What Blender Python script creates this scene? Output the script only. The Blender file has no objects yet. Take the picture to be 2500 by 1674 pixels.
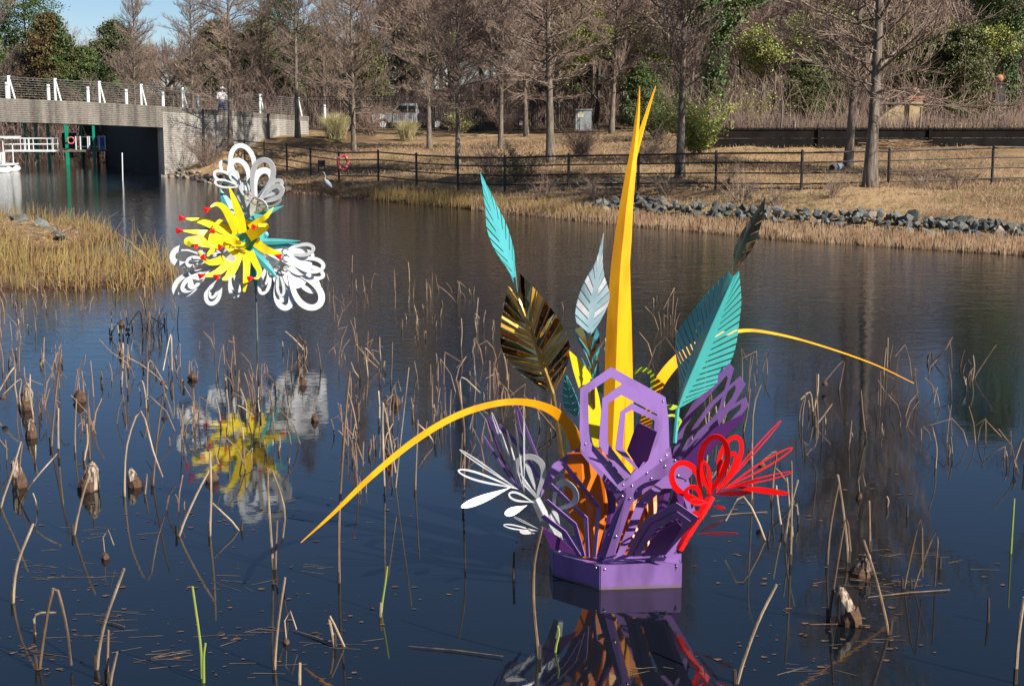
import bpy, bmesh, math, random
import numpy as np
from mathutils import Vector, Matrix

# ------------------------------------------------------------------ camera, sky, sun
SC = bpy.context.scene
COL = SC.collection
FPX, CAMH, PITCH = 3600.0, 4.0, math.atan(592.0 / 3600.0)
cam_d = bpy.data.cameras.new('camera')
cam_d.sensor_width = 36.0
cam_d.lens = FPX / 2500.0 * 36.0
cam_d.clip_start = 0.1
cam_d.clip_end = 6000
cam = bpy.data.objects.new('camera', cam_d)
COL.objects.link(cam)
cam.location = (0, 0, CAMH)
cam.rotation_euler = (math.pi / 2 - PITCH, 0, 0)
SC.camera = cam

SUN_AZ, SUN_EL = math.radians(-37), math.radians(36)
SDIR = Vector((math.cos(SUN_EL) * math.cos(SUN_AZ), math.cos(SUN_EL) * math.sin(SUN_AZ), math.sin(SUN_EL)))
world = bpy.data.worlds.new('World')
SC.world = world
world.use_nodes = True
wn = world.node_tree
sky = wn.nodes.new('ShaderNodeTexSky')
sky.sky_type = 'NISHITA'
sky.sun_disc = False
sky.sun_elevation = SUN_EL
sky.sun_rotation = math.atan2(SDIR.x, SDIR.y)
sky.air_density = 1.0
sky.dust_density = 0.1
sky.ozone_density = 4.0
sky.altitude = 2500
bg = wn.nodes['Background']
bg.inputs['Strength'].default_value = 0.058
wn.links.new(sky.outputs[0], bg.inputs['Color'])
sun_d = bpy.data.lights.new('sun', 'SUN')
sun_d.energy = 5.0
sun_d.angle = math.radians(0.5)
sun_d.color = (1.0, 0.93, 0.82)
sun = bpy.data.objects.new('sun', sun_d)
COL.objects.link(sun)
sun.rotation_euler = (-SDIR).to_track_quat('-Z', 'Y').to_euler()
sun.location = SDIR * 60
SC.view_settings.view_transform = 'Standard'
SC.view_settings.look = 'None'
SC.view_settings.exposure = 0.74
SC.view_settings.gamma = 1.0
SC.render.engine = 'CYCLES'
SC.cycles.use_adaptive_sampling = True
SC.cycles.adaptive_threshold = 0.02
SC.cycles.max_bounces = 5
SC.cycles.glossy_bounces = 3
SC.cycles.diffuse_bounces = 2

# ------------------------------------------------------------------ helpers
RNG = random.Random(7)
_cp, _sp = math.cos(PITCH), math.sin(PITCH)

def ray(u, v):
    cx, cy = (u - 1250.0) / FPX, -(v - 837.0) / FPX
    return Vector((cx, _cp + cy * _sp, -_sp + cy * _cp))

def P(u, v, Y):                       # where a sight line reaches distance Y
    d = ray(u, v)
    t = Y / d.y
    return Vector((d.x * t, Y, CAMH + d.z * t))

def W(u, v, z=0.0):                   # where a sight line reaches height z
    d = ray(u, v)
    t = (z - CAMH) / d.z
    return Vector((d.x * t, d.y * t, z))

ZO = {1: (0, 0, 2.7506), 2: (800, 0, 2.7506), 3: (1650, 0, 2.4494), 4: (380, 330, 3.4844), 5: (1100, 850, 2.6125),
      6: (1400, 850, 2.4883), 7: (1120, 400, 2.85), 8: (1500, 450, 2.8513), 9: (1380, 870, 4.75), 10: (1580, 1020, 4.6105),
      11: (1350, 1030, 3.485), 0: (0, 0, 0.9368)}

def Zp(k, x, y):
    o = ZO[k]
    return (o[0] + x / o[2], o[1] + y / o[2])

def srgb(r, g, b):
    f = lambda c: (c / 255 / 12.92) if c <= 10 else (((c / 255) + 0.055) / 1.055) ** 2.4
    return (f(r), f(g), f(b))

MATS = {}
def M(name, a, b=None, scale=8.0, rough=0.6, metal=0.0, bump=0.0, bscale=None, rvar=0.0, spec=0.5, coat=0.0, objvar=0.0, stretch=(1, 1, 1), detail=5.0, contrast=(0.35, 0.65), space='Object'):
    """principled material: two colours mixed by noise, optional bump, optional colour change per object"""
    m = bpy.data.materials.new(name)
    m.use_nodes = True
    nt = m.node_tree
    n, l = nt.nodes, nt.links
    p = n['Principled BSDF']
    b = b or tuple(c * 0.82 for c in a)
    tc = n.new('ShaderNodeTexCoord')
    mp = n.new('ShaderNodeMapping')
    mp.inputs['Scale'].default_value = stretch
    l.new(tc.outputs[space], mp.inputs['Vector'])
    ns = n.new('ShaderNodeTexNoise')
    ns.inputs['Scale'].default_value = scale
    ns.inputs['Detail'].default_value = detail
    l.new(mp.outputs[0], ns.inputs['Vector'])
    cr = n.new('ShaderNodeValToRGB')
    cr.color_ramp.elements[0].position = contrast[0]
    cr.color_ramp.elements[1].position = contrast[1]
    cr.color_ramp.elements[0].color = (*a, 1)
    cr.color_ramp.elements[1].color = (*b, 1)
    l.new(ns.outputs['Fac'], cr.inputs['Fac'])
    out = cr.outputs['Color']
    if objvar:
        oi = n.new('ShaderNodeObjectInfo')
        hs = n.new('ShaderNodeHueSaturation')
        mr = n.new('ShaderNodeMapRange')
        mr.inputs['To Min'].default_value = 1 - objvar
        mr.inputs['To Max'].default_value = 1 + objvar
        l.new(oi.outputs['Random'], mr.inputs['Value'])
        l.new(mr.outputs[0], hs.inputs['Value'])
        l.new(out, hs.inputs['Color'])
        out = hs.outputs['Color']
    l.new(out, p.inputs['Base Color'])
    p.inputs['Metallic'].default_value = metal
    p.inputs['Specular IOR Level'].default_value = spec
    p.inputs['Coat Weight'].default_value = coat
    p.inputs['Coat Roughness'].default_value = 0.08
    if rvar:
        mr = n.new('ShaderNodeMapRange')
        mr.inputs['To Min'].default_value = max(0.02, rough - rvar)
        mr.inputs['To Max'].default_value = rough + rvar
        l.new(ns.outputs['Fac'], mr.inputs['Value'])
        l.new(mr.outputs[0], p.inputs['Roughness'])
    else:
        p.inputs['Roughness'].default_value = rough
    if bump:
        nb = n.new('ShaderNodeTexNoise')
        nb.inputs['Scale'].default_value = bscale or scale * 4
        nb.inputs['Detail'].default_value = 4
        l.new(mp.outputs[0], nb.inputs['Vector'])
        bp = n.new('ShaderNodeBump')
        bp.inputs['Strength'].default_value = bump
        bp.inputs['Distance'].default_value = 0.02
        l.new(nb.outputs['Fac'], bp.inputs['Height'])
        l.new(bp.outputs[0], p.inputs['Normal'])
    MATS[name] = m
    return m

def root_of(o):
    while o.parent:
        o = o.parent
    return o

def tag(o, label=None, cat=None, group=None, kind=None):
    if label: o['label'] = label
    if cat: o['category'] = cat
    if group: o['group'] = group
    if kind: o['kind'] = kind
    return o

def empty(name, loc=(0, 0, 0), label=None, cat=None, group=None, rz=0.0):
    o = bpy.data.objects.new(name, None)
    o.empty_display_size = 0.2
    COL.objects.link(o)
    o.location = loc
    o.rotation_euler = (0, 0, rz)
    return tag(o, label, cat, group)

def link(name, mesh, parent=None, loc=(0, 0, 0)):
    o = bpy.data.objects.new(name, mesh)
    COL.objects.link(o)
    o.parent = parent
    o.location = loc
    return o

def unit(v):
    v = Vector(v)
    return v.normalized() if v.length > 1e-9 else Vector((0, 0, 1))

class MB:
    """collects faces in world coordinates; build() links them as one mesh object, relative to the parent's root"""
    def __init__(s):
        s.v, s.f = [], []
    def add(s, vs, fs):
        k = len(s.v)
        s.v += [tuple(x) for x in vs]
        s.f += [tuple(i + k for i in f) for f in fs]
        return s
    def box(s, c, sx, sy, sz, rz=0.0, m=None):
        vs = []
        R = Matrix.Rotation(rz, 3, 'Z')
        for dx in (-.5, .5):
            for dy in (-.5, .5):
                for dz in (-.5, .5):
                    w = R @ Vector((dx * sx, dy * sy, dz * sz)) + Vector(c)
                    vs.append(m @ w if m else w)
        return s.add(vs, [(0, 1, 3, 2), (4, 6, 7, 5), (0, 4, 5, 1), (2, 3, 7, 6), (0, 2, 6, 4), (1, 5, 7, 3)])
    def tube(s, pts, rad, sides=8, cap=True):
        pts = [Vector(p) for p in pts]
        n = len(pts)
        if not hasattr(rad, '__len__'): rad = [rad] * n
        ref = Vector((0.31, 0.17, 0.93))
        rows = []
        k = len(s.v)
        for i in range(n):
            t = unit(pts[min(i + 1, n - 1)] - pts[max(i - 1, 0)])
            r0 = ref if abs(t.dot(ref)) < .95 else Vector((1, 0, 0))
            a = unit(t.cross(r0))
            b = t.cross(a)
            for j in range(sides):
                an = 2 * math.pi * j / sides
                s.v.append(tuple(pts[i] + (a * math.cos(an) + b * math.sin(an)) * rad[i]))
        for i in range(n - 1):
            for j in range(sides):
                j2 = (j + 1) % sides
                s.f.append((k + i * sides + j, k + i * sides + j2, k + (i + 1) * sides + j2, k + (i + 1) * sides + j))
        if cap:
            s.f.append(tuple(k + j for j in reversed(range(sides))))
            s.f.append(tuple(k + (n - 1) * sides + j for j in range(sides)))
        return s
    def strip(s, L, R, th=0.006, closed=False):
        """a plate between two rails, with thickness"""
        n = len(L)
        L = [Vector(p) for p in L]; R = [Vector(p) for p in R]
        k = len(s.v)
        for i in range(n):
            a, b = (i - 1, i + 1)
            if closed: a, b = a % n, b % n
            else: a, b = max(a, 0), min(b, n - 1)
            t = (L[b] + R[b]) - (L[a] + R[a])
            nn = (R[i] - L[i]).cross(t)
            if nn.length < 1e-9: nn = Vector((0, -1, 0))
            nn = nn.normalized() * th * .5
            s.v += [tuple(L[i] + nn), tuple(R[i] + nn), tuple(R[i] - nn), tuple(L[i] - nn)]
        m = n if closed else n - 1
        for i in range(m):
            a, b = k + i * 4, k + ((i + 1) % n) * 4
            for j in range(4):
                j2 = (j + 1) % 4
                s.f.append((a + j, a + j2, b + j2, b + j))
        if not closed:
            s.f.append((k + 3, k + 2, k + 1, k)); e = k + (n - 1) * 4
            s.f.append((e, e + 1, e + 2, e + 3))
        return s
    def poly(s, pts, th=0.006):
        pts = [Vector(p) for p in pts]
        n = len(pts)
        nn = Vector((0, 0, 0))
        for i in range(n):
            nn += pts[i].cross(pts[(i + 1) % n])
        nn = nn.normalized() * th * .5
        k = len(s.v)
        s.v += [tuple(p + nn) for p in pts] + [tuple(p - nn) for p in pts]
        s.f.append(tuple(k + i for i in range(n)))
        s.f.append(tuple(k + n + i for i in reversed(range(n))))
        for i in range(n):
            j = (i + 1) % n
            s.f.append((k + i, k + n + i, k + n + j, k + j))
        return s
    def ball(s, c, r, seg=10, rings=6, sc=(1, 1, 1)):
        k = len(s.v)
        c = Vector(c)
        s.v.append((c.x, c.y, c.z + r * sc[2]))
        for i in range(1, rings):
            th = math.pi * i / rings
            for j in range(seg):
                a = 2 * math.pi * j / seg
                s.v.append((c.x + r * sc[0] * math.sin(th) * math.cos(a), c.y + r * sc[1] * math.sin(th) * math.sin(a), c.z + r * sc[2] * math.cos(th)))
        s.v.append((c.x, c.y, c.z - r * sc[2]))
        for j in range(seg):
            s.f.append((k, k + 1 + j, k + 1 + (j + 1) % seg))
            e = k + 1 + (rings - 1) * seg
            b = k + 1 + (rings - 2) * seg
            s.f.append((e, b + (j + 1) % seg, b + j))
        for i in range(rings - 2):
            for j in range(seg):
                a = k + 1 + i * seg
                s.f.append((a + j, a + seg + j, a + seg + (j + 1) % seg, a + (j + 1) % seg))
        return s
    def build(s, name, mat, parent=None, smooth=False, label=None, cat=None, group=None, kind=None, origin=None):
        me = bpy.data.meshes.new(name)
        off = Vector((0, 0, 0))
        if parent is not None: off = root_of(parent).location
        elif origin is not None: off = Vector(origin)
        vv = np.array(s.v, dtype=np.float64) - np.array(off)
        me.from_pydata(vv.tolist(), [], s.f)
        me.materials.append(MATS[mat] if isinstance(mat, str) else mat)
        if smooth:
            me.polygons.foreach_set('use_smooth', [True] * len(me.polygons))
        me.update()
        o = link(name, me, parent, (0, 0, 0) if parent is not None or origin is None else off)
        return tag(o, label, cat, group, kind)

def cr_spline(pts, n=6):
    """Catmull-Rom through points (tuples of any length)"""
    A = [np.array(p, float) for p in pts]
    if len(A) < 3 or n <= 1: 
        if len(A) == 2 and n > 1:
            return [tuple(A[0] + (A[1] - A[0]) * i / n) for i in range(n + 1)]
        return [tuple(a) for a in A]
    A = [2 * A[0] - A[1]] + A + [2 * A[-1] - A[-2]]
    out = []
    for i in range(1, len(A) - 2):
        p0, p1, p2, p3 = A[i - 1:i + 3]
        for j in range(n):
            t = j / n
            out.append(tuple(0.5 * (2 * p1 + (p2 - p0) * t + (2 * p0 - 5 * p1 + 4 * p2 - p3) * t * t + (3 * p1 - p0 - 3 * p2 + p3) * t ** 3)))
    out.append(tuple(A[-2]))
    return out

def np_mesh(name, verts, faces_n, mat, smooth=False, matidx=None, mats=None):
    """verts (N,3), faces (F,k) arrays -> mesh datablock"""
    me = bpy.data.meshes.new(name)
    verts = np.ascontiguousarray(verts, dtype=np.float32)
    F, k = faces_n.shape
    me.vertices.add(len(verts)); me.vertices.foreach_set('co', verts.ravel())
    me.loops.add(F * k); me.loops.foreach_set('vertex_index', np.ascontiguousarray(faces_n, dtype=np.int32).ravel())
    me.polygons.add(F)
    me.polygons.foreach_set('loop_start', np.arange(0, F * k, k, dtype=np.int32))
    me.polygons.foreach_set('use_smooth', np.full(F, bool(smooth)))
    for mm in (mats or [mat]):
        me.materials.append(MATS[mm])
    if matidx is not None:
        me.polygons.foreach_set('material_index', np.asarray(matidx, dtype=np.int32))
    me.update(calc_edges=True)
    me.validate()
    return me

def seg_mesh(name, segs, mat, sides=3):
    """thin tapered prisms for twigs: segs rows are (x0,y0,z0,x1,y1,z1,r0,r1)"""
    S = np.asarray(segs, dtype=np.float64)
    p0, p1, r0, r1 = S[:, :3], S[:, 3:6], S[:, 6:7], S[:, 7:8]
    t = p1 - p0
    t /= np.maximum(np.linalg.norm(t, axis=1, keepdims=True), 1e-9)
    ref = np.where(np.abs(t[:, 2:3]) < .9, np.array([[0, 0, 1.]]), np.array([[1., 0, 0]]))
    a = np.cross(t, ref); a /= np.linalg.norm(a, axis=1, keepdims=True)
    b = np.cross(t, a)
    N = len(S)
    V = np.zeros((N, 2 * sides, 3))
    for j in range(sides):
        an = 2 * math.pi * j / sides
        d = a * math.cos(an) + b * math.sin(an)
        V[:, j] = p0 + d * r0
        V[:, sides + j] = p1 + d * r1
    base = (np.arange(N) * 2 * sides)[:, None]
    fs = []
    for j in range(sides):
        j2 = (j + 1) % sides
        fs.append(np.concatenate([base + j, base + j2, base + sides + j2, base + sides + j], axis=1))
    F = np.stack(fs, axis=1).reshape(-1, 4)
    return np_mesh(name, V.reshape(-1, 3), F, mat)

def leaf_mesh(name, C, size, rs, mat, aspect=1.8, mats=None, matidx=None, up=0.0):
    """one small rhombic face per centre"""
    N = len(C)
    d = rs.normal(size=(N, 3)); d[:, 2] += up
    d /= np.linalg.norm(d, axis=1, keepdims=True)
    e = rs.normal(size=(N, 3))
    e -= d * (e * d).sum(1, keepdims=True)
    e /= np.linalg.norm(e, axis=1, keepdims=True)
    s = np.asarray(size).reshape(-1, 1) * np.ones((N, 1))
    V = np.stack([C - d * s, C + e * s / aspect, C + d * s, C - e * s / aspect], axis=1).reshape(-1, 3)
    F = np.arange(N * 4).reshape(N, 4)
    return np_mesh(name, V, F, mat, mats=mats, matidx=matidx)

def dup(root, loc=None, rz=None, scale=None, label=None, group=None):
    r = root.copy()
    COL.objects.link(r)
    if loc is not None: r.location = loc
    if rz is not None: r.rotation_euler = (0, 0, rz)
    if scale is not None: r.scale = scale if hasattr(scale, '__len__') else (scale,) * 3
    if label: r['label'] = label
    if group: r['group'] = group
    for ch in list(root.children):
        c = ch.copy(); COL.objects.link(c); c.parent = r
        for g in list(ch.children):
            d = g.copy(); COL.objects.link(d); d.parent = c
    return r

# ------------------------------------------------------------------ materials
M('purple_paint', srgb(134, 100, 168), srgb(88, 62, 112), 3.2, 0.4, rvar=.1, bump=.02, bscale=60, stretch=(1.6, 1.6, .5), contrast=(.48, .86))
M('shaded_plum_paint', srgb(96, 50, 120), srgb(84, 42, 108), 5, 0.35, bump=.02, bscale=60, stretch=(1.6, 1.6, .5), contrast=(.48, .86))  # darker purple, shade of the hearts and interior put into the colour
M('yellow_paint', srgb(248, 172, 0), srgb(196, 116, 4), 3, 0.36, bump=.02, bscale=60, stretch=(1.6, 1.6, .5), contrast=(.48, .86))
M('lemon_paint', srgb(240, 214, 30), srgb(190, 160, 20), 3, 0.38, bump=.02, bscale=60, stretch=(1.6, 1.6, .5), contrast=(.48, .86))
M('shaded_orange_paint', srgb(214, 112, 4), srgb(200, 98, 2), 3, 0.36)  # orange of the inner blades, darkened for the shade inside the bouquet
M('orange_paint', srgb(248, 166, 6), srgb(196, 116, 6), 3, 0.33, bump=.02, bscale=60, stretch=(1.6, 1.6, .5), contrast=(.48, .86))
M('teal_paint', srgb(64, 158, 154), srgb(56, 148, 145), 5, 0.27, bump=.02, bscale=60, coat=.2, stretch=(1.6, 1.6, .5), contrast=(.48, .86))
M('aqua_paint', srgb(76, 160, 166), srgb(62, 142, 150), 5, 0.3, bump=.02, bscale=60, stretch=(1.6, 1.6, .5), contrast=(.48, .86))
M('lime_paint', srgb(178, 200, 50), srgb(168, 188, 40), 5, 0.34, stretch=(1.6, 1.6, .5), contrast=(.48, .86))
M('red_paint', srgb(238, 12, 16), srgb(226, 8, 12), 5, 0.33, bump=.02, bscale=60, stretch=(1.6, 1.6, .5), contrast=(.48, .86))
M('white_paint', (0.66, 0.67, 0.68), (0.52, 0.54, 0.55), 5, 0.35, stretch=(1.6, 1.6, .5), contrast=(.48, .86))
M('pale_paint', (0.46, 0.49, 0.5), (0.36, 0.39, 0.4), 4, 0.42, stretch=(1.6, 1.6, .5), contrast=(.48, .86))
M('gold_mirror', (0.5, 0.35, 0.12), (0.38, 0.26, 0.085), 4, 0.07, metal=1.0, bump=.02, bscale=9)
M('gold_reflection', (0.62, 0.38, 0.06), (0.42, 0.24, 0.04), 4, 0.3, metal=.35)  # bright slats of the gold leaf, reflections put into the colour
M('bronze_mirror', (0.34, 0.22, 0.09), (0.24, 0.15, 0.06), 4, 0.12, metal=1.0, bump=.02, bscale=9)
M('gold_rod', (0.66, 0.44, 0.16), (0.55, 0.36, 0.12), 6, 0.3, metal=1.0)
M('silver', (0.62, 0.63, 0.65), (0.44, 0.45, 0.48), 9, 0.3, metal=.25, bump=.05, bscale=30)
M('blue_silver', (0.3, 0.41, 0.45), (0.2, 0.31, 0.36), 6, 0.22, metal=.15)
M('rivet', (0.75, 0.76, 0.78), (0.65, 0.66, 0.68), 20, 0.25, metal=1.0)
M('grey_pole', (0.16, 0.19, 0.19), (0.1, 0.13, 0.13), 8, 0.5, metal=.3)
M('bark', (0.22, 0.18, 0.145), (0.085, 0.066, 0.052), 5, 0.9, bump=.8, bscale=22, stretch=(3, 3, .5))
M('bark_dark', (0.11, 0.09, 0.08), (0.05, 0.04, 0.035), 6, 0.9, bump=.8, bscale=22, stretch=(3, 3, .5))
M('twig', (0.29, 0.21, 0.165), (0.17, 0.12, 0.092), 1.5, 0.85, objvar=.15)
M('twig_mauve', (0.27, 0.19, 0.155), (0.165, 0.115, 0.095), 1.2, 0.9, objvar=.2)
M('evergreen', (0.04, 0.075, 0.018), (0.085, 0.12, 0.03), .9, 0.6, objvar=.2)
M('pine', (0.05, 0.1, 0.035), (0.1, 0.15, 0.06), .9, 0.6, objvar=.15)
M('cedar_rust', (0.13, 0.075, 0.025), (0.08, 0.075, 0.022), 1.2, 0.7)
M('spring_leaf', (0.34, 0.36, 0.08), (0.2, 0.25, 0.045), 2, 0.55, objvar=.1)
M('olive_leaf', (0.13, 0.14, 0.045), (0.075, 0.085, 0.03), 2, 0.6, objvar=.15)
M('straw_pale', (0.5, 0.43, 0.25), (0.3, 0.28, 0.11), 2, 0.8)
M('reed_gold', (0.36, 0.24, 0.085), (0.2, 0.135, 0.05), .8, 0.8)
M('reed_green', (0.25, 0.22, 0.06), (0.36, 0.27, 0.09), .8, 0.7)
M('reed_brown', (0.26, 0.14, 0.065), (0.15, 0.075, 0.035), 1.5, 0.9)
M('stubble', (0.42, 0.29, 0.18), (0.26, 0.155, 0.085), 2, 0.85)
M('straw_mat', (0.4, 0.28, 0.17), (0.27, 0.17, 0.1), 2, 0.9)
M('black_timber', (0.008, 0.007, 0.007), (0.016, 0.013, 0.012), 3, 0.95, spec=.15, bump=.3, bscale=20)
M('shaded_concrete', (0.022, 0.02, 0.019), (0.012, 0.011, 0.011), 3, 0.9, bump=.3, bscale=20)  # bridge concrete painted near black for the shade below the deck
M('black_iron', (0.016, 0.015, 0.015), (0.028, 0.024, 0.022), 6, 0.5)
M('brown_iron', (0.03, 0.018, 0.014), (0.02, 0.013, 0.012), 6, 0.55)
M('rail_white', (0.76, 0.79, 0.8), (0.66, 0.69, 0.7), 5, 0.45)
M('cable', (0.36, 0.36, 0.34), (0.28, 0.28, 0.27), 9, 0.4, metal=.6)
M('green_post', (0.0, 0.3, 0.16), (0.0, 0.26, 0.14), 4, 0.45)
M('deck_wood', (0.2, 0.17, 0.14), (0.12, 0.1, 0.085), 6, 0.8, bump=.2)
M('dark_board', (0.06, 0.05, 0.05), (0.035, 0.03, 0.03), 4, 0.85)
M('cream_stucco', (0.46, 0.36, 0.21), (0.36, 0.27, 0.15), 3, 0.9, bump=.2, bscale=30)
M('terracotta', (0.5, 0.2, 0.1), (0.4, 0.16, 0.085), 5, 0.85)
M('ball_stone', (0.3, 0.2, 0.14), (0.2, 0.13, 0.1), 5, 0.9)
M('vehicle_white', (0.78, 0.79, 0.8), (0.74, 0.75, 0.76), 3, 0.25, coat=.4)
M('vehicle_glass', (0.02, 0.025, 0.03), (0.015, 0.02, 0.022), 3, 0.08)
M('tyre', (0.02, 0.02, 0.02), (0.03, 0.03, 0.03), 8, 0.9)
M('pale_green_sheet', (0.5, 0.7, 0.6), (0.42, 0.62, 0.52), 3, 0.5)
M('cream_box', (0.62, 0.58, 0.45), (0.55, 0.5, 0.38), 3, 0.6)
M('ring_red', (0.62, 0.09, 0.1), (0.52, 0.07, 0.08), 5, 0.5)
M('pipe_grey', (0.3, 0.33, 0.35), (0.22, 0.25, 0.26), 5, 0.5)
M('stone', (0.15, 0.155, 0.145), (0.05, 0.055, 0.052), 5, 0.85, bump=.4, bscale=16, objvar=.4)
M('stone_warm', (0.3, 0.24, 0.18), (0.17, 0.13, 0.1), 5, 0.9, bump=.4, bscale=16, objvar=.45)
M('stone_slab', (0.17, 0.18, 0.165), (0.1, 0.11, 0.1), 4, 0.9, bump=.4, bscale=12, objvar=.25)
M('stem_tan', (0.44, 0.34, 0.235), (0.16, 0.105, 0.065), 9, 0.8, objvar=.35, stretch=(1, 1, .3), bump=.3, bscale=80)
M('stem_brown', (0.27, 0.17, 0.105), (0.08, 0.05, 0.033), 9, 0.8, objvar=.35, stretch=(1, 1, .3), bump=.3, bscale=80)
M('stem_dark', (0.035, 0.026, 0.02), (0.06, 0.042, 0.03), 14, 0.7)
M('shoot_green', (0.17, 0.29, 0.05), (0.3, 0.3, 0.06), 8, 0.5)
M('pod', (0.06, 0.032, 0.02), (0.11, 0.06, 0.035), 14, 0.9, bump=.6, bscale=50)
M('dry_leaf', (0.42, 0.35, 0.27), (0.09, 0.05, 0.032), 16, 0.9, bump=.8, bscale=30, stretch=(3, 3, .22), contrast=(.42, .56))
M('litter', (0.17, 0.09, 0.05), (0.045, 0.03, 0.022), 9, 0.7, contrast=(.4, .6))
M('litter_straw', (0.17, 0.12, 0.075), (0.06, 0.042, 0.03), 5, 0.8)
M('heron_grey', (0.6, 0.63, 0.66), (0.42, 0.46, 0.5), 9, 0.8)
M('heron_beak', (0.5, 0.33, 0.1), (0.42, 0.27, 0.08), 9, 0.5)
M('heron_leg', (0.12, 0.1, 0.07), (0.09, 0.07, 0.05), 9, 0.6)
M('skin', (0.5, 0.3, 0.22), (0.46, 0.27, 0.2), 9, 0.6)
M('shirt_white', (0.74, 0.74, 0.76), (0.66, 0.67, 0.7), 9, 0.8)
M('jeans', (0.05, 0.085, 0.17), (0.035, 0.06, 0.12), 12, 0.85)
M('hair', (0.3, 0.28, 0.26), (0.2, 0.18, 0.16), 12, 0.8)
M('blue_print', (0.04, 0.1, 0.5), (0.03, 0.08, 0.42), 6, 0.5)

def waterline_paint():
    """the purple paint of the base with an uneven dried-mud line just above the water"""
    m = MATS['purple_paint'].copy(); m.name = 'purple_base_paint'
    nt = m.node_tree; n, l = nt.nodes, nt.links; p = n['Principled BSDF']
    src = p.inputs['Base Color'].links[0].from_socket
    tc = n.new('ShaderNodeTexCoord'); sx = n.new('ShaderNodeSeparateXYZ'); l.new(tc.outputs['Object'], sx.inputs[0])
    ns = n.new('ShaderNodeTexNoise'); ns.inputs['Scale'].default_value = 14; ns.inputs['Detail'].default_value = 6
    l.new(tc.outputs['Object'], ns.inputs['Vector'])
    ad = n.new('ShaderNodeMath'); ad.operation = 'MULTIPLY_ADD'; ad.inputs[1].default_value = -.06; l.new(ns.outputs['Fac'], ad.inputs[0]); l.new(sx.outputs['Z'], ad.inputs[2])
    mr = n.new('ShaderNodeMapRange'); mr.inputs['From Min'].default_value = .012; mr.inputs['From Max'].default_value = -.02; mr.inputs['To Max'].default_value = .8
    l.new(ad.outputs[0], mr.inputs['Value'])
    mx = n.new('ShaderNodeMix'); mx.data_type = 'RGBA'; l.new(mr.outputs[0], mx.inputs['Factor']); l.new(src, mx.inputs[6]); mx.inputs[7].default_value = (.16, .12, .1, 1)
    l.new(mx.outputs[2], p.inputs['Base Color'])
    MATS['purple_base'] = m
waterline_paint()
# ------------------------------------------------------------------ special materials
def streaked_concrete(name, a, b, top_dark=0.0):
    m = bpy.data.materials.new(name); m.use_nodes = True
    nt = m.node_tree; n, l = nt.nodes, nt.links; p = n['Principled BSDF']
    tc = n.new('ShaderNodeTexCoord')
    mp = n.new('ShaderNodeMapping'); mp.inputs['Scale'].default_value = (1.6, 1.6, .12)
    l.new(tc.outputs['Object'], mp.inputs['Vector'])
    n1 = n.new('ShaderNodeTexNoise'); n1.inputs['Scale'].default_value = 1.3; n1.inputs['Detail'].default_value = 7
    l.new(mp.outputs[0], n1.inputs['Vector'])
    n2 = n.new('ShaderNodeTexNoise'); n2.inputs['Scale'].default_value = 9; n2.inputs['Detail'].default_value = 6
    l.new(tc.outputs['Object'], n2.inputs['Vector'])
    ad = n.new('ShaderNodeMath'); ad.operation = 'MULTIPLY_ADD'; ad.inputs[1].default_value = .35
    l.new(n2.outputs['Fac'], ad.inputs[0]); l.new(n1.outputs['Fac'], ad.inputs[2])
    cr = n.new('ShaderNodeValToRGB')
    cr.color_ramp.elements[0].position = .48; cr.color_ramp.elements[0].color = (*a, 1)
    cr.color_ramp.elements[1].position = .82; cr.color_ramp.elements[1].color = (*b, 1)
    l.new(ad.outputs[0], cr.inputs['Fac']); l.new(cr.outputs[0], p.inputs['Base Color'])
    p.inputs['Roughness'].default_value = .9
    MATS[name] = m
streaked_concrete('concrete', (0.27, 0.245, 0.212), (0.09, 0.08, 0.07))
streaked_concrete('concrete_pale', (0.44, 0.42, 0.39), (0.19, 0.175, 0.155))

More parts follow.
